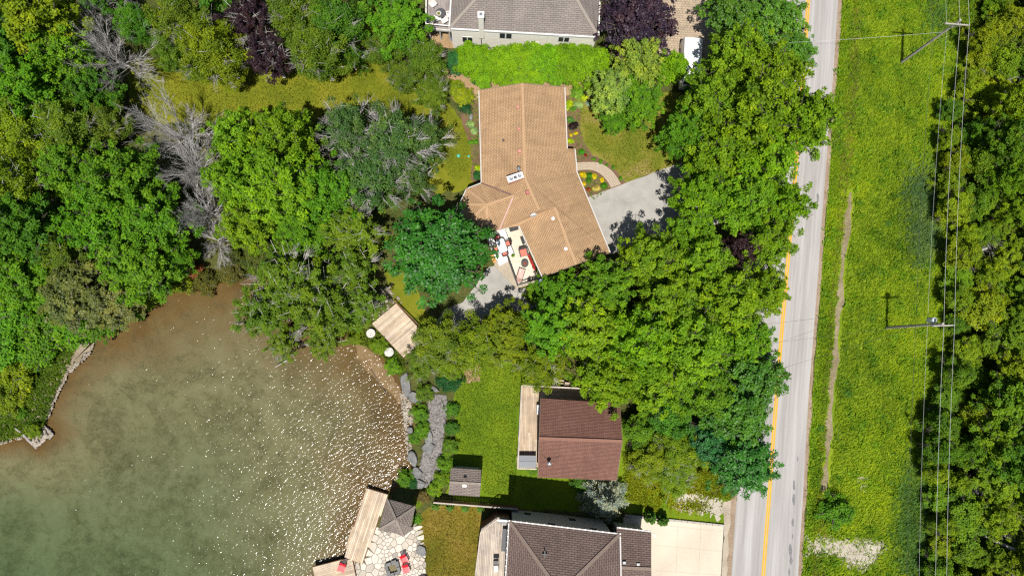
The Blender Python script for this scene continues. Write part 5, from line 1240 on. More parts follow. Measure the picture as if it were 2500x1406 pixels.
def gwin(t0, t1, z0, z1, parent, sill=True):
    d = B - A; nn = np.array([d[1], -d[0]]) / np.linalg.norm(d)
    p, q = A + d * t0, A + d * t1
    wdw = obj('window', *g_slab([p, q, q + nn * .05, p + nn * .05], z0, z1), m_white, parent)
    k = 2
    for i in range(k):
        s0, s1 = t0 + (t1 - t0) * (i + .1) / k, t0 + (t1 - t0) * (i + .9) / k
        p2, q2 = A + d * s0, A + d * s1
        obj('pane', *g_slab([p2 + nn * .052, q2 + nn * .052, q2 + nn * .065, p2 + nn * .065], z0 + .1, z1 - .1), m_glass, wdw)
gwin(.07, .145, 1.6, 2.8, gh); gwin(.33, .42, 2.9, 4.1, gh); gwin(.55, .61, 1.9, 2.5, gh); gwin(.74, .82, 2.9, 4.0, gh)
d = B - A; nn = np.array([d[1], -d[0]]) / np.linalg.norm(d)
for t0 in (.205, .665):
    p = A + d * t0 + nn * .06; bar('downpipe', (*p, .1), (*p, 4.2), .08, .08, m_dark if t0 < .5 else m_white, gh)
for zz in np.arange(.35, 4.4, .3):
    p, q = A + nn * .012, B + nn * .012; bar('siding_board', (*p, zz), (*q, zz), .02, .285, m_siding, gh)
cz = G(1175, 66, 5.0)
bar('chimney', (cz[0], cz[1] , 3.0), (cz[0], cz[1], 7.3), .5, .5, m_siding, gh); bar('chimney_cap', (cz[0], cz[1], 7.3), (cz[0], cz[1], 7.42), .62, .62, m_white, gh); bar('flue', (cz[0], cz[1], 7.42), (cz[0], cz[1], 7.5), .3, .3, m_metal, gh)
# its deck
m_greydeck = mat_board('grey_decking', (.25, .225, .225), (.33, .3, .3))
gd = thing('grey_deck', 'raised grey deck with white railing left of the grey house', 'deck', G(1075, 40, 0))
GD = [(1043, -60), (1109, -60), (1103, 76), (1042, 70)]
decking(gd, GD, 2.7, R(90), m_greydeck, .14)
q = GP(GD, 2.7); bar('rim_joist', np.array(q[3]) - [0, .05, .15], np.array(q[2]) + [.6, -.05, -.15], .05, .25, m_paleside, gd)
railing(gd, [q[0], q[3], q[2]], 2.7, 1.0, m_white, 1.7, .3, infill=False)
for a, b in ((q[0], q[3]), (q[3], q[2])):
    m_gl = m_glass
post_set(gd, [q[3] + [.2, .2, 0], q[2] + [-.3, .2, 0], (q[3] + q[2]) / 2 + [0, .2, 0]], 0, 2.6, m_paleside)
g = G(1076, 32, 3.45); t = thing('round_table', 'round dark table with a planter on the grey deck', 'table', (g[0], g[1], 2.7))
obj('table_top', *g_lathe((g[0], g[1], 3.4), [(.48, 0), (.5, .03), (.48, .05)], 28), m_dark, t); obj('pedestal', *g_lathe((g[0], g[1], 2.7), [(.25, 0), (.05, .06), (.05, .7)], 12), m_dark, t)
g = G(1071, 33, 3.6); t = thing('flower_bowl', 'bowl of yellow-green flowers on the round dark table', 'planter', (g[0], g[1], 3.45))
obj('bowl', *g_lathe((g[0], g[1], 3.45), [(.14, 0), (.26, .14), (.24, .15), (.1, .1)], 16), m_paleside, t)
o = bpy.data.objects.new('flowers', ROS['flower']); link(o, t); o.location = (0, 0, .05); o.scale = (.8, .8, .6); o.color = (.3, .28, .05, 1)
m_whitechair = mat_plain('white_mesh', (.66, .62, .56), .6)
chair('deck_chair', 'white chair below the round dark table, left one', 1069, 46, 2.7, R(10), m_whitechair, None, .5, .5, .43, .85)
chair('deck_chair', 'white chair below the round dark table, right one', 1085, 51, 2.7, R(35), m_whitechair, None, .5, .5, .43, .85)
chair('deck_chair', 'white chair tucked under the grey eave', 1096, 38, 2.7, R(100), m_whitechair, None, .5, .5, .43, .85)
chair('deck_chair', 'white chair in the tree shade on the grey deck', 1057, 12, 2.7, R(220), m_whitechair, None, .5, .5, .43, .85)
sheet('patio', [(1035, 70), (1120, 80), (1118, 118), (1050, 115)], .02, m_straw, .05, 41)
t = thing('wooden_planter', 'yellowish wooden planter boxes at the white house wall', 'planter', G(1200, 108, 0))
for i in range(8): bar('slat', G(1184 + i * 4.6, 111 + i * .3, .1), G(1184 + i * 4.6, 111 + i * .3, .1) * [1, 1, 0] + [0, 0, 1.0], .12, .04, mat_plain('yellow_wood', (.55, .36, .16), .7) if i == 0 else bpy.data.materials['yellow_wood'], t)
bar('rail', G(1183, 111, .9), G(1218, 113, .9), .06, .1, bpy.data.materials['yellow_wood'], t)
bar('rail', G(1183, 113, .3), G(1218, 115, .3), .06, .1, bpy.data.materials['yellow_wood'], t)
t = thing('storage_bin', 'blue and white storage bin at the corner of the white wall', 'bin', G(1110, 103, 0))
bar('body', G(1110, 103, 0), G(1110, 103, 0) + [0, 0, .7], .5, .4, m_white, t); bar('lid', G(1110, 103, 0) + [0, 0, .7], G(1110, 103, 0) + [0, 0, .78], .54, .44, mat_plain('blue_lid', (.08, .16, .32)), t)

# ---- brown cabin
b0 = G(1410, 1075, 0); b0[2] = 0
cb_ = thing('brown_cabin', 'small cabin with a red-brown gable roof below the tree belt', 'cabin', b0)
cv = [(1320, 972, 3.5), (1513, 985, 3.5), (1519, 1077, 5.6), (1316, 1070, 5.6), (1505, 1172, 3.5), (1313, 1165, 3.5)]
croof = roof('roof', cv, [(0, 1, 2, 3), (3, 2, 4, 5)], m_brown, cb_, .16, m_brick)
pbar('ridge_cap', cv[3], cv[2], .3, .05, m_brownridge, croof, .02)
for a, b in ((0, 3), (3, 5), (1, 2), (2, 4)): pbar('barge_board', cv[a], cv[b], .05, .2, m_brick, croof, -.05)
walls(inset_poly(ccw([G(*cv[i]) for i in (0, 1, 4, 5)]), .4), 0, 3.5, mat_plain('cabin_wall', (.3, .2, .12), .8), cb_)
g = G(1341, 1131, 5.2); pipe = obj('stove_pipe', *g_lathe((g[0], g[1], 4.0), [(.11, 0), (.11, 1.25), (.2, 1.27), (.2, 1.4), (.06, 1.52)], 14), m_metal, cb_)
for q in ((1319, 1102, 4.62), (1380, 1102, 4.62)): bar('stay_wire', (g[0], g[1], 5.1), G(*q), .02, .02, m_black, pipe)
obj('flashing', *g_slab(rectpx((1338, 1130), 9, 8, 0, 4.3), 4.0, 4.16), m_white, cb_)
g = G(1463, 1041, 4.6); obj('vent_pipe', *g_lathe((g[0], g[1], 4.3), [(.06, 0), (.06, .5)], 10), m_black, cb_)
m_deckold = mat_board('weathered_boards', (.40, .31, .215), (.60, .5, .39))
cd = thing('cabin_deck', 'weathered board deck wrapping the upper left corner of the cabin', 'deck', G(1300, 1040, 0))
DK1 = [(1274, 941), (1320, 943), (1316, 1060), (1314, 1140), (1262, 1140)]
decking(cd, DK1, .9, R(91.5), m_deckold, .145, .016, split=3.6)
decking(cd, [(1321, 943), (1440, 950), (1440, 1000), (1319.5, 1000)], .9, R(-2.5), m_deckold, .145, .016, split=3.6)
obj('fascia', *g_slab([p[:2] for p in GP([(1275, 942), (1439, 951), (1439, 999), (1318, 999), (1313, 1139), (1263, 1139)], .8)], .1, .85), m_drift, cd)
m_railgrey = mat_board('grey_rail', (.38, .34, .3), (.52, .47, .42))
railing(cd, GP([(1263, 1140), (1273, 940), (1440, 948)], .9), .9, .85, m_railgrey, 1.7, .2, None, .14)
railing(cd, GP([(1263, 1140), (1308, 1141)], .9), .9, .85, m_railgrey, 1.7, .2, None, .12)
c = G(1288, 1126, 1.75); an = R(-1)
t = thing('hot_tub', 'hot tub under a grey folding cover at the lower end of the cabin deck', 'hot tub', (c[0], c[1], .9)); c[2] = .9
m_cover = mat_plain('grey_vinyl', (.135, .145, .165), .5, var=.08)
lbar('tub', c, an, (0, -.52, .36), (0, .52, .36), 1.55, .72, m_brick, t)
lbar('cover_half', c, an, (0, -.56, .79), (0, -.01, .8), 1.66, .1, m_cover, t); lbar('cover_half', c, an, (0, .01, .8), (0, .56, .79), 1.66, .1, m_cover, t)
for i in range(3):
    bar('step', G(1350 + i * 14, 925 + i * 5, .7 - i * .2), G(1362 + i * 14, 928 + i * 5, .7 - i * .2), .4, .1, m_deckold, cd)
t = thing('air_conditioner', 'white unit on the cabin wall above the deck', 'air conditioner', G(1316, 1000, .9))
g = G(1315, 1000, 1.6); bar('case', (g[0], g[1] - .45, 1.4), (g[0], g[1] + .45, 1.4), .35, .6, m_white, t); bar('grille', (g[0] - .18, g[1] - .35, 1.4), (g[0] - .18, g[1] + .35, 1.4), .02, .45, m_dark, t)

# ---- garden shed
b0 = G(1135, 1178, 0); b0[2] = 0
sh = thing('garden_shed', 'small garden shed with a grey gable roof beside the rocky shore', 'shed', b0)
sv = [(1101, 1141, 2.5), (1175, 1146, 2.5), (1174, 1181, 3.2), (1098, 1177, 3.2), (1171, 1212, 2.5), (1095, 1207, 2.5)]
sr = roof('roof', sv, [(0, 1, 2, 3), (3, 2, 4, 5)], m_shed, sh, .12, m_brick)
pbar('ridge_cap', sv[3], sv[2], .25, .04, m_wridge, sr, .02)
walls(inset_poly(ccw([G(*sv[i]) for i in (0, 1, 4, 5)]), .2), 0, 2.5, m_paleside, sh)
obj('roof_vent', *g_slab(rectpx((1135, 1170), 7, 9, 0, 3.2), 2.9, 3.24), m_shed, sh); obj('roof_vent', *g_slab(rectpx((1134, 1184), 9, 8, 0, 3.2), 2.9, 3.22), m_white, sh)

# ---- picket fence
m_fence = mat_board('fence_wood', (.16, .085, .05), (.24, .14, .085))
fn = thing('picket_fence', 'brown board fence with a pale cap rail below the shed', 'fence', G(1160, 1236, 0))
fa, fb = G(1058, 1226, 1.5) * [1, 1, 0], G(1265, 1242, 1.5) * [1, 1, 0]
L = np.linalg.norm(fb - fa); k = int(L / .15)
for i in range(k):
    p = fa + (fb - fa) * (i + .5) / k; bar('picket', p + [0, 0, .05], p + [0, 0, 1.45 + rg.uniform(-.01, .01)], .14, .02, m_fence, fn)
bar('cap_rail', fa + [0, -.02, 1.49], fb + [0, -.02, 1.49], .13, .04, m_railgrey, fn)
for zz in (.35, 1.2): bar('rail', fa + [0, -.06, zz], fb + [0, -.06, zz], .04, .09, m_fence, fn)
for i in range(6): p = fa + (fb - fa) * i / 5 + [0, -.1, 0]; bar('post', p, p + [0, 0, 1.46], .09, .09, m_fence, fn)

# ---- brown hip roofed house at the bottom, with garage
b0 = G(1370, 1400, 0); b0[2] = 0
bh = thing('dark_roof_house', 'dark brown hip roofed house at the bottom edge', 'house', b0)
EB = 7.0
bv = [(1243, 1271, EB), (1514, 1303, EB), (1520, 1620, EB), (1222, 1620, EB), (1368, 1446, 9.6)]
br = roof('roof', bv, [(0, 1, 4), (1, 2, 4), (2, 3, 4), (3, 0, 4)], m_dkshingle, bh, .2)
for i in range(4): pbar('ridge_cap', bv[i], bv[4], .3, .05, m_dkridge, br, .02)
for a, b in ((0, 1), (1, 2), (3, 0)): pbar('gutter', bv[a], bv[b], .13, .13, m_paleside, br, -.04)
for i in range(20):
    t_ = i / 19; g = G(bv[0][0] + (bv[1][0] - bv[0][0]) * t_, bv[0][1] + (bv[1][1] - bv[0][1]) * t_ - 1, EB + .03); bar('light_bulb', g, g + [0, 0, .09], .11, .11, m_white, br)
for i in range(10):
    t_ = (i + .5) / 24; g = G(bv[0][0] + (bv[3][0] - bv[0][0]) * t_ - 1, bv[0][1] + (bv[3][1] - bv[0][1]) * t_, EB + .03); bar('light_bulb', g, g + [0, 0, .09], .11, .11, m_white, br)
bw = inset_poly(ccw([G(*v) for v in bv[:4]]), .45); walls(bw, -.3, EB - .1, m_paleside, bh)
tw = sorted([np.array(p) for p in bw], key=lambda p: -p[1])[:2]; tw.sort(key=lambda p: p[0])
for zz in np.arange(.3, 6.6, .3): bar('siding_board', (*(tw[0] + [0, .012]), zz), (*(tw[1] + [0, .012]), zz), .02, .285, m_paleside, bh)
for t0, z0 in ((.12, 1.0), (.35, 4.2), (.6, 1.2), (.78, 4.2)):
    p, q = tw[0] + (tw[1] - tw[0]) * t0 + [0, .03], tw[0] + (tw[1] - tw[0]) * (t0 + .09) + [0, .03]
    w_ = bar('window', (*p, z0 + .6), (*q, z0 + .6), .05, 1.2, m_white, bh); bar('pane', (*(p + [.06, .03]), z0 + .6), (*(q + [-.06, .03]), z0 + .6), .03, 1.0, m_glass, bh)
g = G(1330, 1352, 8.3); bar('vent', g - [.2, 0, .02], g + [.2, 0, .02], .09, .2, m_black, br); bar('vent', g - [0, .3, .02], g + [0, .3, -.02], .09, .2, m_black, br)
gg = thing('garage_wing', 'lower garage wing with dark shingles right of the dark hip roof', 'garage', G(1550, 1380, 0) * [1, 1, 0])
EG = 3.9
qv = [(1506, 1287, EG), (1590, 1297, EG), (1590, 1388, 5.3), (1500, 1384, 5.3), (1592, 1486, EG), (1496, 1482, EG)]
gr_ = roof('roof', qv, [(0, 1, 2, 3), (3, 2, 4, 5)], m_dkshingle, gg, .18)
pbar('ridge_cap', qv[3], qv[2], .28, .05, m_dkridge, gr_, .02); pbar('gutter', qv[0], qv[1], .13, .13, m_paleside, gr_, -.04)
for i in range(6):
    t_ = (i + .5) / 6; g = G(qv[0][0] + (qv[1][0] - qv[0][0]) * t_, qv[0][1] + (qv[1][1] - qv[0][1]) * t_ - 1, EG + .03); bar('light_bulb', g, g + [0, 0, .09], .11, .11, m_white, gr_)
walls(inset_poly(ccw([G(*qv[i]) for i in (0, 1, 4, 5)]), .35), 0, EG - .1, m_paleside, gg)
for x, y in ((1524, 1373), (1558, 1377)):
    z = 5.1; obj('roof_vent', *g_slab(rectpx((x, y), 8, 8, 0, z), z - .4, z + .12), m_dark, gg); obj('roof_vent_lid', *g_slab(rectpx((x, y), 6, 5, 0, z + .12), z + .122, z + .16), m_paleside, gg)
t = thing('security_camera', 'white security camera at the garage roof corner', 'camera', G(1592, 1305, 3.6))
g = G(1591, 1304, 3.7); bar('bracket', g, g + [.25, -.02, 0], .05, .05, m_white, t); bar('body', g + [.25, .05, -.03], g + [.3, -.25, -.1], .1, .1, m_white, t)
m_retain = mat_plain('retaining_wall', (.36, .33, .29), .85, var=.15)
t = thing('retaining_wall', 'low pale wall on the upper edge of the concrete driveway', 'wall', G(1640, 1272, 0))
a, b = G(1524, 1259, 0), G(1768, 1284, 0)
for i in range(16): bar('block', a + (b - a) * i / 16 + [.02, .1, .12], a + (b - a) * (i + 1) / 16 + [-.01, .1, .12], .2, .24, m_retain, t)
t = thing('iron_fence', 'short dark iron fence between the two arborvitae', 'fence', G(1605, 1266, 0))
fa2, fb2 = G(1596, 1264, .24), G(1616, 1267, .24)
for i in range(8): p = fa2 + (fb2 - fa2) * i / 7 + [0, .12, 0]; bar('bar', p, p + [0, 0, .8], .025, .025, m_black, t)
for zz in (.2, .75): bar('rail', fa2 + [0, .12, zz], fb2 + [0, .12, zz], .03, .03, m_black, t)
# its lake-side deck
m_deckgrey = mat_board('silvered_boards', (.36, .31, .265), (.54, .48, .42))
bd = thing('raised_deck', 'raised weathered deck with clipped corner left of the dark hip roof', 'deck', G(1200, 1350, 0))
BD = [(1160, 1500), (1161, 1395), (1174, 1292), (1213, 1263), (1242, 1266), (1238, 1340), (1228, 1500)]
decking(bd, BD, 3.0, R(87), m_deckgrey, .14, .014, split=3.8)
bq = GP(BD, 3.0)
for a, b in zip(bq[:4], bq[1:5]): bar('rim_joist', a + [0, 0, -.17], b + [0, 0, -.17], .06, .3, m_railgrey, bd)
for a, b in zip(bq[:4], bq[1:5]): obj('shade_skirting', *g_slab([a[:2], b[:2], b[:2] + [.06, -.04], a[:2] + [.06, -.04]], 0, 2.7), m_fence, bd)  # solid panels added so the deck's shadow to the north falls unbroken
railing(bd, bq[:4], 3.0, .95, m_railgrey, 1.6, .15, m_black, .1)
bar('top_rail', bq[3] + [0, 0, .95], bq[4] + [0, 0, .95], .14, .06, m_white, bd)
post_set(bd, [bq[1] + [.2, 0, 0], bq[2] + [.2, -.1, 0], bq[3] + [0, -.2, 0]], 0, 2.8, m_fence)
t = thing('covered_grill', 'pale covered grill on the raised deck', 'grill', G(1211, 1385, 3.0))
g = G(1211, 1388, 4.0); g[2] = 3.0
V, F_ = g_lathe((0, 0, 0), [(.3, 0), (.3, .7), (.26, .95), (.1, 1.05)], 4); V = V @ np.array(Euler((0, 0, R(47))).to_matrix()).T * [1.1, 1.5, 1] + g
obj('cover', V, F_, m_white, t); bar('hood', g + [-.25, .55, .85], g + [.25, .55, .85], .3, .3, m_black, t)
for sx in (-1, 1): bar('foot', g + [sx * .2, 0, 0], g + [sx * .2, 0, .1], .08, .6, m_black, t)
t = thing('stairwell_stand_in', 'dark bench shape added for the stairwell opening on the raised deck', 'bench', G(1232, 1320, 3.0))  # dark bench shape added in place of the dark stairwell hole
bar('seat', G(1233, 1290, 3.45), G(1229, 1345, 3.45), .45, .06, m_dark, t); bar('backrest', G(1237, 1290, 3.7), G(1233, 1345, 3.7), .06, .5, m_dark, t)
for x, y in ((1232.5, 1293), (1229.5, 1342)): bar('leg', G(x, y, 3.4) * [1, 1, 0] + [0, 0, 3.0], G(x, y, 3.4) * [1, 1, 0] + [0, 0, 3.42], .4, .06, m_dark, t)
t = thing('storage_box', 'grey storage box in the upper corner of the raised deck', 'box', G(1230, 1271, 3.0))
g = G(1230, 1271, 3.4); bar('body', g + [-.4, 0, -.1], g + [.4, 0, -.1], .4, .55, m_dark, t); bar('lid', g + [-.43, 0, .2], g + [.43, 0, .2], .44, .06, m_cover, t)

# ---- docks, pavilion, flagstone patio
m_dock = mat_board('dock_boards', (.44, .35, .255), (.64, .55, .44))
def dock(name, label, poly, ang, z=.35, wd=.15):
    c = np.mean(GP(poly), 0); t = thing(name, label, 'dock', (c[0], c[1], -.25))
    decking(t, poly, z, ang, m_dock, wd, .014, split=4.5)
    P = ccw(GP(poly, z)); 
    for a, b in zip(P, P[1:] + P[:1]): bar('beam', (*a, z - .14), (*b, z - .14), .08, .18, m_fence, t)
    Q = inset_poly(P, .25); post_set(t, Q, -2.0, z - .05, m_fence, .2)
    return t
def ang_of(a, b):
    p, q = G(*a), G(*b); return math.atan2(q[1] - p[1], q[0] - p[0])
dock('dock', 'long pale dock running along the lake edge beside the pavilion', [(896, 1192), (946, 1207), (942, 1222), (884, 1376), (842, 1360), (848, 1340), (843, 1338)], ang_of((842, 1360), (896, 1192)))
dock('dock', 'lower dock carrying a red chair at the bottom edge', [(763, 1384), (845, 1363), (860, 1366), (875, 1440), (780, 1460)], ang_of((763, 1384), (845, 1363)))
dock('wooden_platform', 'square pale wooden platform beside the lake below the deep green maple', [(908, 790), (967, 741), (1042, 822), (985, 872)], ang_of((908, 790), (967, 741)), .45, .17)
t = thing('boundary_edging', 'dark edging board along the upper side of the square platform', 'edging', G(1000, 770, 0))
bar('board', G(962, 733, .5), G(1040, 812, .5), .08, .12, m_fence, t); bar('post', G(962, 733, 0), G(962, 733, .5) * [1, 1, 0] + [0, 0, .45], .1, .1, m_fence, t); bar('post', G(1040, 812, 0), G(1040, 812, 0) + [0, 0, .45], .1, .1, m_fence, t)
m_speck = mat_ground('white_speckled_stone', [(.35, (.2, .19, .17)), (.45, (.44, .42, .39)), (.6, (.58, .56, .53))], 9, 3, .3, bmp=.3)
for (x, y, rr_, lb) in [(905.5, 813.5, 10.8, 'round white stone table at the left corner of the square platform'), (950, 859, 11.2, 'round white stone table at the lower edge of the square platform')]:
    g = G(x, y, .4); t = thing('round_stone_table', lb, 'table', (g[0], g[1], 0))
    obj('table_top', *g_lathe((g[0], g[1], .4), [(rr_ / 24 * .96, 0), (rr_ / 24, .03), (rr_ / 24, .07), (rr_ / 24 * .95, .09)], 28), m_speck, t); obj('pedestal', *g_lathe((g[0], g[1], 0), [(.2, 0), (.14, .1), (.14, .4)], 12), m_speck, t)
pv = thing('pavilion', 'lakeside pavilion with a weathered hip roof beside the dock', 'pavilion', G(970, 1262, 0) * [1, 1, 0])
vv = [(944, 1217, 2.7), (1014, 1236, 2.7), (1003, 1283, 2.7), (924, 1293, 2.7), (967, 1268, 4.0), (1008, 1291, 2.5), (985, 1309, 2.5), (968, 1302, 2.6)]
pr = roof('roof', vv, [(0, 1, 4), (1, 2, 4), (3, 0, 4), (3, 4, 7), (4, 6, 7), (4, 5, 6), (2, 5, 4)], m_weathered, pv, .14, m_brick)
for i in (0, 1, 3, 6): pbar('ridge_cap', vv[i], vv[4], .22, .04, m_wridge, pr, .02)
post_set(pv, [G(*vv[i])[:2] * .9 + G(967, 1268, 2.7)[:2] * .1 for i in (0, 1, 3, 5)], 0, 2.6, m_fence)
# flagstones: an irregular mosaic, each stone its own piece
PATIO = [p[:2] for p in GP([(922, 1296), (950, 1292), (985, 1302), (1010, 1278), (1022, 1300), (1028, 1325), (1036, 1345), (1038, 1370), (1041, 1400), (1035, 1470), (872, 1470), (859, 1378), (886, 1374), (905, 1330)])]
pat = props(obj('patio', *g_slab(PATIO, -.2, .03), mat_ground('patio_joints', [(.3, (.09, .075, .055)), (.7, (.2, .16, .12))], 10, 1, .3)), kind='structure')
PA = np.array(PATIO); lo, hi = PA.min(0), PA.max(0)
def clip_half(poly, p, nrm):
    out = []
    for i in range(len(poly)):
        a, b = poly[i], poly[(i + 1) % len(poly)]; da, db = (a - p) @ nrm, (b - p) @ nrm
        if da <= 0: out.append(a)
        if (da < 0) != (db < 0): out.append(a + (b - a) * da / (da - db))
    return out
rs = np.random.default_rng(77); seeds = []
for _ in range(6000):
    p = rs.uniform(lo, hi)
    if not in_poly(np.array([p[0]]), np.array([p[1]]), PATIO)[0]: continue
    if all(np.linalg.norm(p - q) > .46 + .22 * math.sin(q[0] * 2) for q in seeds): seeds.append(p)
    if len(seeds) > 210: break
m_flag = []
for i, c_ in enumerate([(.56, .51, .44), (.48, .43, .36), (.4, .36, .3), (.3, .275, .24)]): m_flag.append(mat_ground(f'flagstone_{i}', [(.3, tuple(x * .8 for x in c_)), (.5, c_), (.7, tuple(min(.8, x * 1.12) for x in c_))], 3, 1, .4, bmp=.3))
fp = G(960, 1385, 0)[:2]
for i, p in enumerate(seeds):
    if np.linalg.norm(p - fp) < .75: continue
    poly = [np.array(q) for q in ([lo[0], lo[1]], [hi[0], lo[1]], [hi[0], hi[1]], [lo[0], hi[1]])]
    for q in seeds:
        if q is p or np.linalg.norm(q - p) > 2.4: continue
        poly = clip_half(poly, (p + q) / 2 - (q - p) / np.linalg.norm(q - p) * .022, (q - p) / np.linalg.norm(q - p))
        if len(poly) < 3: break
    if len(poly) < 3: continue
    # keep inside the patio outline
    poly = [q if in_poly(np.array([q[0]]), np.array([q[1]]), PATIO)[0] else p + (q - p) * .62 for q in poly]
    poly = [p + (q - p) * (1 + rs.normal(0, .02)) for q in poly]
    zt = .055 + rs.uniform(-.008, .012)
    obj('flagstone', *g_slab(poly, .0, zt), m_flag[int(rs.choice(4, p=[.5, .27, .15, .08]))], pat)
# fire pit of stone blocks
t = thing('fire_pit', 'square stone fire pit in the flagstone patio', 'fire pit', (*fp, .05))
for i, a_ in enumerate(np.arange(4) * 90 + 20):
    an = R(a_); c = (fp[0], fp[1], .05)
    for j in (-1, 1):
        lbar('stone', c, an, (.52, j * .28 - .26, .16), (.53, j * .28 + .24, .17), .32 + .05 * math.sin(i * 3 + j), .32 + .05 * math.cos(i + j), m_slab, t)
obj('ash_bed', *g_slab([w2((fp[0], fp[1], 0), R(20), x, y, 0)[:2] for x, y in ((-.42, -.42), (.42, -.42), (.42, .42), (-.42, .42))], .05, .12), mat_ground('ash', [(.3, (.08, .07, .03)), (.6, (.2, .17, .1)), (.7, (.08, .14, .02))], 8, 2, .3), t)
for x, y, z, a_, lb in [(988, 1367, .06, 205, 'red slatted lounge chair above the other one by the fire pit'), (992, 1391, .06, 195, 'red slatted lounge chair beside the fire pit, lower one'), (834, 1387, .36, 160, 'red slatted lounge chair alone on the lower dock')]:
    chair('lounge_chair', lb, x, y, z, R(a_), m_red, None, .56, .55, .34, .88, True, 'red lounge chairs', 5, .16)

# ---- white van under the trees on the paver driveway
c = G(1692, 148, 2.0); c[2] = 0; an = R(-94)
t = thing('white_van', 'white van parked under the trees on the paver driveway', 'van', c)
m_vanw = mat_plain('van_paint', (.78, .79, .8), .25, var=.02)
prof = [(-.98, .35), (-1.0, 1.1), (-.93, 1.9), (-.8, 2.02), (.8, 2.02), (.93, 1.9), (1.0, 1.1), (.98, .35)]
ysec = [(-2.5, .9), (-2.42, 1.0), (1.5, 1.0), (2.0, .92), (2.35, .62), (2.5, .5)]
V = []; n_ = len(prof)
for yy, s_ in ysec:
    for x, z in prof:
        zz = .35 + (z - .35) * s_; V.append(w2(c, an, yy, x * (1 if s_ > .8 else .96), zz))
F_ = [tuple(range(n_)), tuple(reversed(range((len(ysec) - 1) * n_, len(ysec) * n_)))]
for i in range(len(ysec) - 1): F_ += [(i * n_ + k, (i + 1) * n_ + k, (i + 1) * n_ + (k + 1) % n_, i * n_ + (k + 1) % n_) for k in range(n_)]
obj('body', np.array(V), F_, m_vanw, t)
lbar('windscreen', c, an, (2.03, 0, 1.86), (2.36, 0, 1.42), 1.5, .03, m_glass, t)
for x in (-1.2, .3): lbar('roof_seam', c, an, (x, -.78, 2.025), (x, .78, 2.025), .03, .012, m_dark, t)
lbar('roof_seam', c, an, (-2.3, .1, 2.025), (1.4, .1, 2.025), .03, .012, m_dark, t)
for sx in (-1, 1):
    for yy in (-1.6, 1.6):
        V, F_ = g_tube([w2(c, an, yy, sx * .86, .34), w2(c, an, yy, sx * 1.02, .34)], .34, 18); obj('wheel', V, F_, m_black, t)
    lbar('side_window', c, an, (.3, sx * .995, 1.45), (1.4, sx * .995, 1.45), .02, .5, m_glass, t)

# ---- septic lids and other small things on the ground
for x, y, s_, lb in ((1119.5, 381, 4.5, 'turquoise round lid on the narrow lawn left of the house'), (1144, 382, 3, 'small turquoise round lid beside the left flower bed')):
    g = G(x, y, 0); t = obj('septic_hatch', *g_lathe((g[0], g[1], .0), [(s_ / 24, 0), (s_ / 24, .04), (s_ / 24 * .9, .06), (s_ / 24 * .3, .07), (s_ / 24 * .2, .09)], 16), mat_plain('turquoise_lid', (.06, .36, .26), .5)); props(t, lb, 'lid')

# ---- utility poles and wires
m_pole = mat_plain('pole_wood', (.34, .31, .28), .85, var=.15)
m_wire = mat_plain('wire_aluminium', (.55, .55, .56), .45, .2, var=.05)
m_wired = mat_plain('wire_dark', (.05, .05, .045), .7, var=.1)
def pole(label, basepx, H, arm_l, arm_r, name='utility_pole'):
    g = G(*basepx, 0); t = thing(name, label, 'utility pole', g)
    V, F_ = g_tube([g, g + [0, 0, H * .5], g + [0, 0, H]], [.15, .125, .1], 12); obj('shaft', V, F_, m_pole, t)
    return t, g
P1, g1 = pole('grey utility pole with crossarm on the upper meadow', (2200, 153), 9.3, 0, 0)
a1, b1 = G(2289, 70, 8.75), G(2353, 74, 8.75)
P2, g2 = pole('utility pole with a transformer on the lower meadow', (2162, 800), 9.0, 0, 0)
a2, b2 = G(2258, 788, 8.45), G(2318, 786, 8.45)
for (T_, g_, H_, x0, x1, rz) in ((P1, g1, 8.75, -1.15, 1.15, -4), (P2, g2, 8.5, -.7, 1.3, 2)):
    c = np.array([g_[0], g_[1], H_]); an = R(rz)
    lbar('crossarm', c, an, (x0, -.16, 0), (x1, -.16, 0), .11, .13, m_pole, T_)
    for s_ in (x0 * .45, x1 * .45): lbar('brace', c, an, (s_, -.14, -.05), (0, -.14, -.7), .03, .05, m_metal, T_)
    for s_ in (x0 * .95, 0, x1 * .95):
        q = w2(c, an, s_, -.16, .06); obj('insulator', *g_lathe(q, [(.03, 0), (.05, .05), (.03, .1), (.05, .14), (.02, .18)], 10), m_paleside, T_)
c = np.array([g2[0], g2[1], 6.9])
V, F_ = g_lathe(c + [.05, .42, 0], [(.2, 0), (.25, .05), (.25, .85), (.2, .93), (.05, .97)], 18); obj('transformer', V, F_, mat_plain('transformer_grey', (.5, .55, .6), .35, .2), P2)
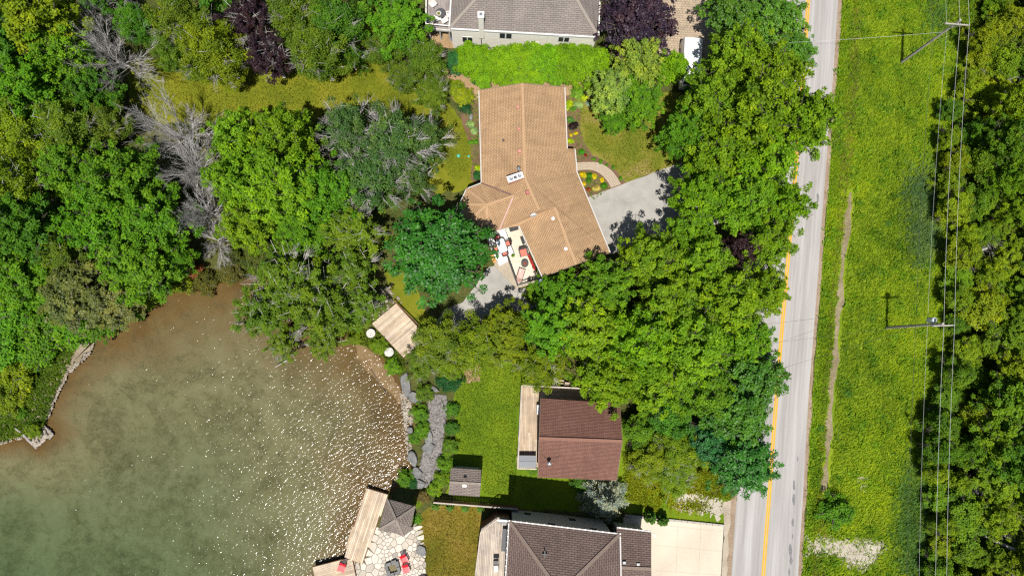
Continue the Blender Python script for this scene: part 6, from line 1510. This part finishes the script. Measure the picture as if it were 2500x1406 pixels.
bar('transformer_bracket', c + [0, .1, .5], c + [.05, .25, .5], .2, .3, m_metal, P2); V, F_ = g_lathe(c + [.05, .42, .97], [(.05, 0), (.06, .12), (.03, .2)], 10); obj('bushing', V, F_, m_paleside, P2)
def wire(label, pts, sag, rad, mat, group='overhead wires'):
    out = []
    for a, b in zip(pts[:-1], pts[1:]):
        for t_ in np.linspace(0, 1, 13)[:-1]:
            p = np.array(a) * (1 - t_) + np.array(b) * t_; out.append(p - [0, 0, sag * 4 * t_ * (1 - t_)])
    out.append(np.array(pts[-1])); V, F_ = g_tube(out, rad, 5); o = obj('overhead_wire', V, F_, mat); props(o, label, 'wire', group)
def armpt(g_, H_, rz, s_): return np.array(w2(np.array([g_[0], g_[1], H_]), R(rz), s_, -.16, .2))
N1 = lambda s_: armpt(g1, 8.75, -4, s_); N2 = lambda s_: armpt(g2, 8.5, 2, s_)
up_ = np.array([1.6, 30.0, 0]); dn_ = np.array([-2.8, -32.0, 0])
wire('bright wire on the right ends of both crossarms', [N1(1.09) + up_, N1(1.09), N2(1.24), N2(1.24) + dn_], .35, .012, m_wire)
wire('bright wire through both pole tops', [N1(.2) + up_, N1(.2), N2(.25), N2(.25) + dn_], .35, .012, m_wire)
wire('thin neutral wire left of the two bright wires', [np.array([g1[0] + .12, g1[1], 7.2]) + up_, np.array([g1[0] + .12, g1[1], 7.2]), np.array([g2[0] + .12, g2[1], 6.6]), np.array([g2[0] + .12, g2[1], 6.6]) + dn_], .3, .008, m_wire)
wire('dark telephone wire, leftmost of the overhead wires', [np.array([g1[0] - .1, g1[1], 5.4]) + up_, np.array([g1[0] - .1, g1[1], 5.4]), np.array([g2[0] - .1, g2[1], 5.2]), np.array([g2[0] - .1, g2[1], 5.2]) + dn_], .3, .014, m_wired)
wire('service wire from the upper pole across the road', [np.array([g1[0], g1[1], 6.9]), G(1800, 110, 5.5)], .3, .008, m_wire)
wire('service wire from the lower pole across the road, upper one', [np.array([g2[0], g2[1], 5.0]), G(1780, 850, 5.0)], .3, .009, m_wired)
wire('service wire from the lower pole across the road, lower one', [np.array([g2[0], g2[1], 6.4]), G(1780, 940, 5.0)], .4, .009, m_wired)
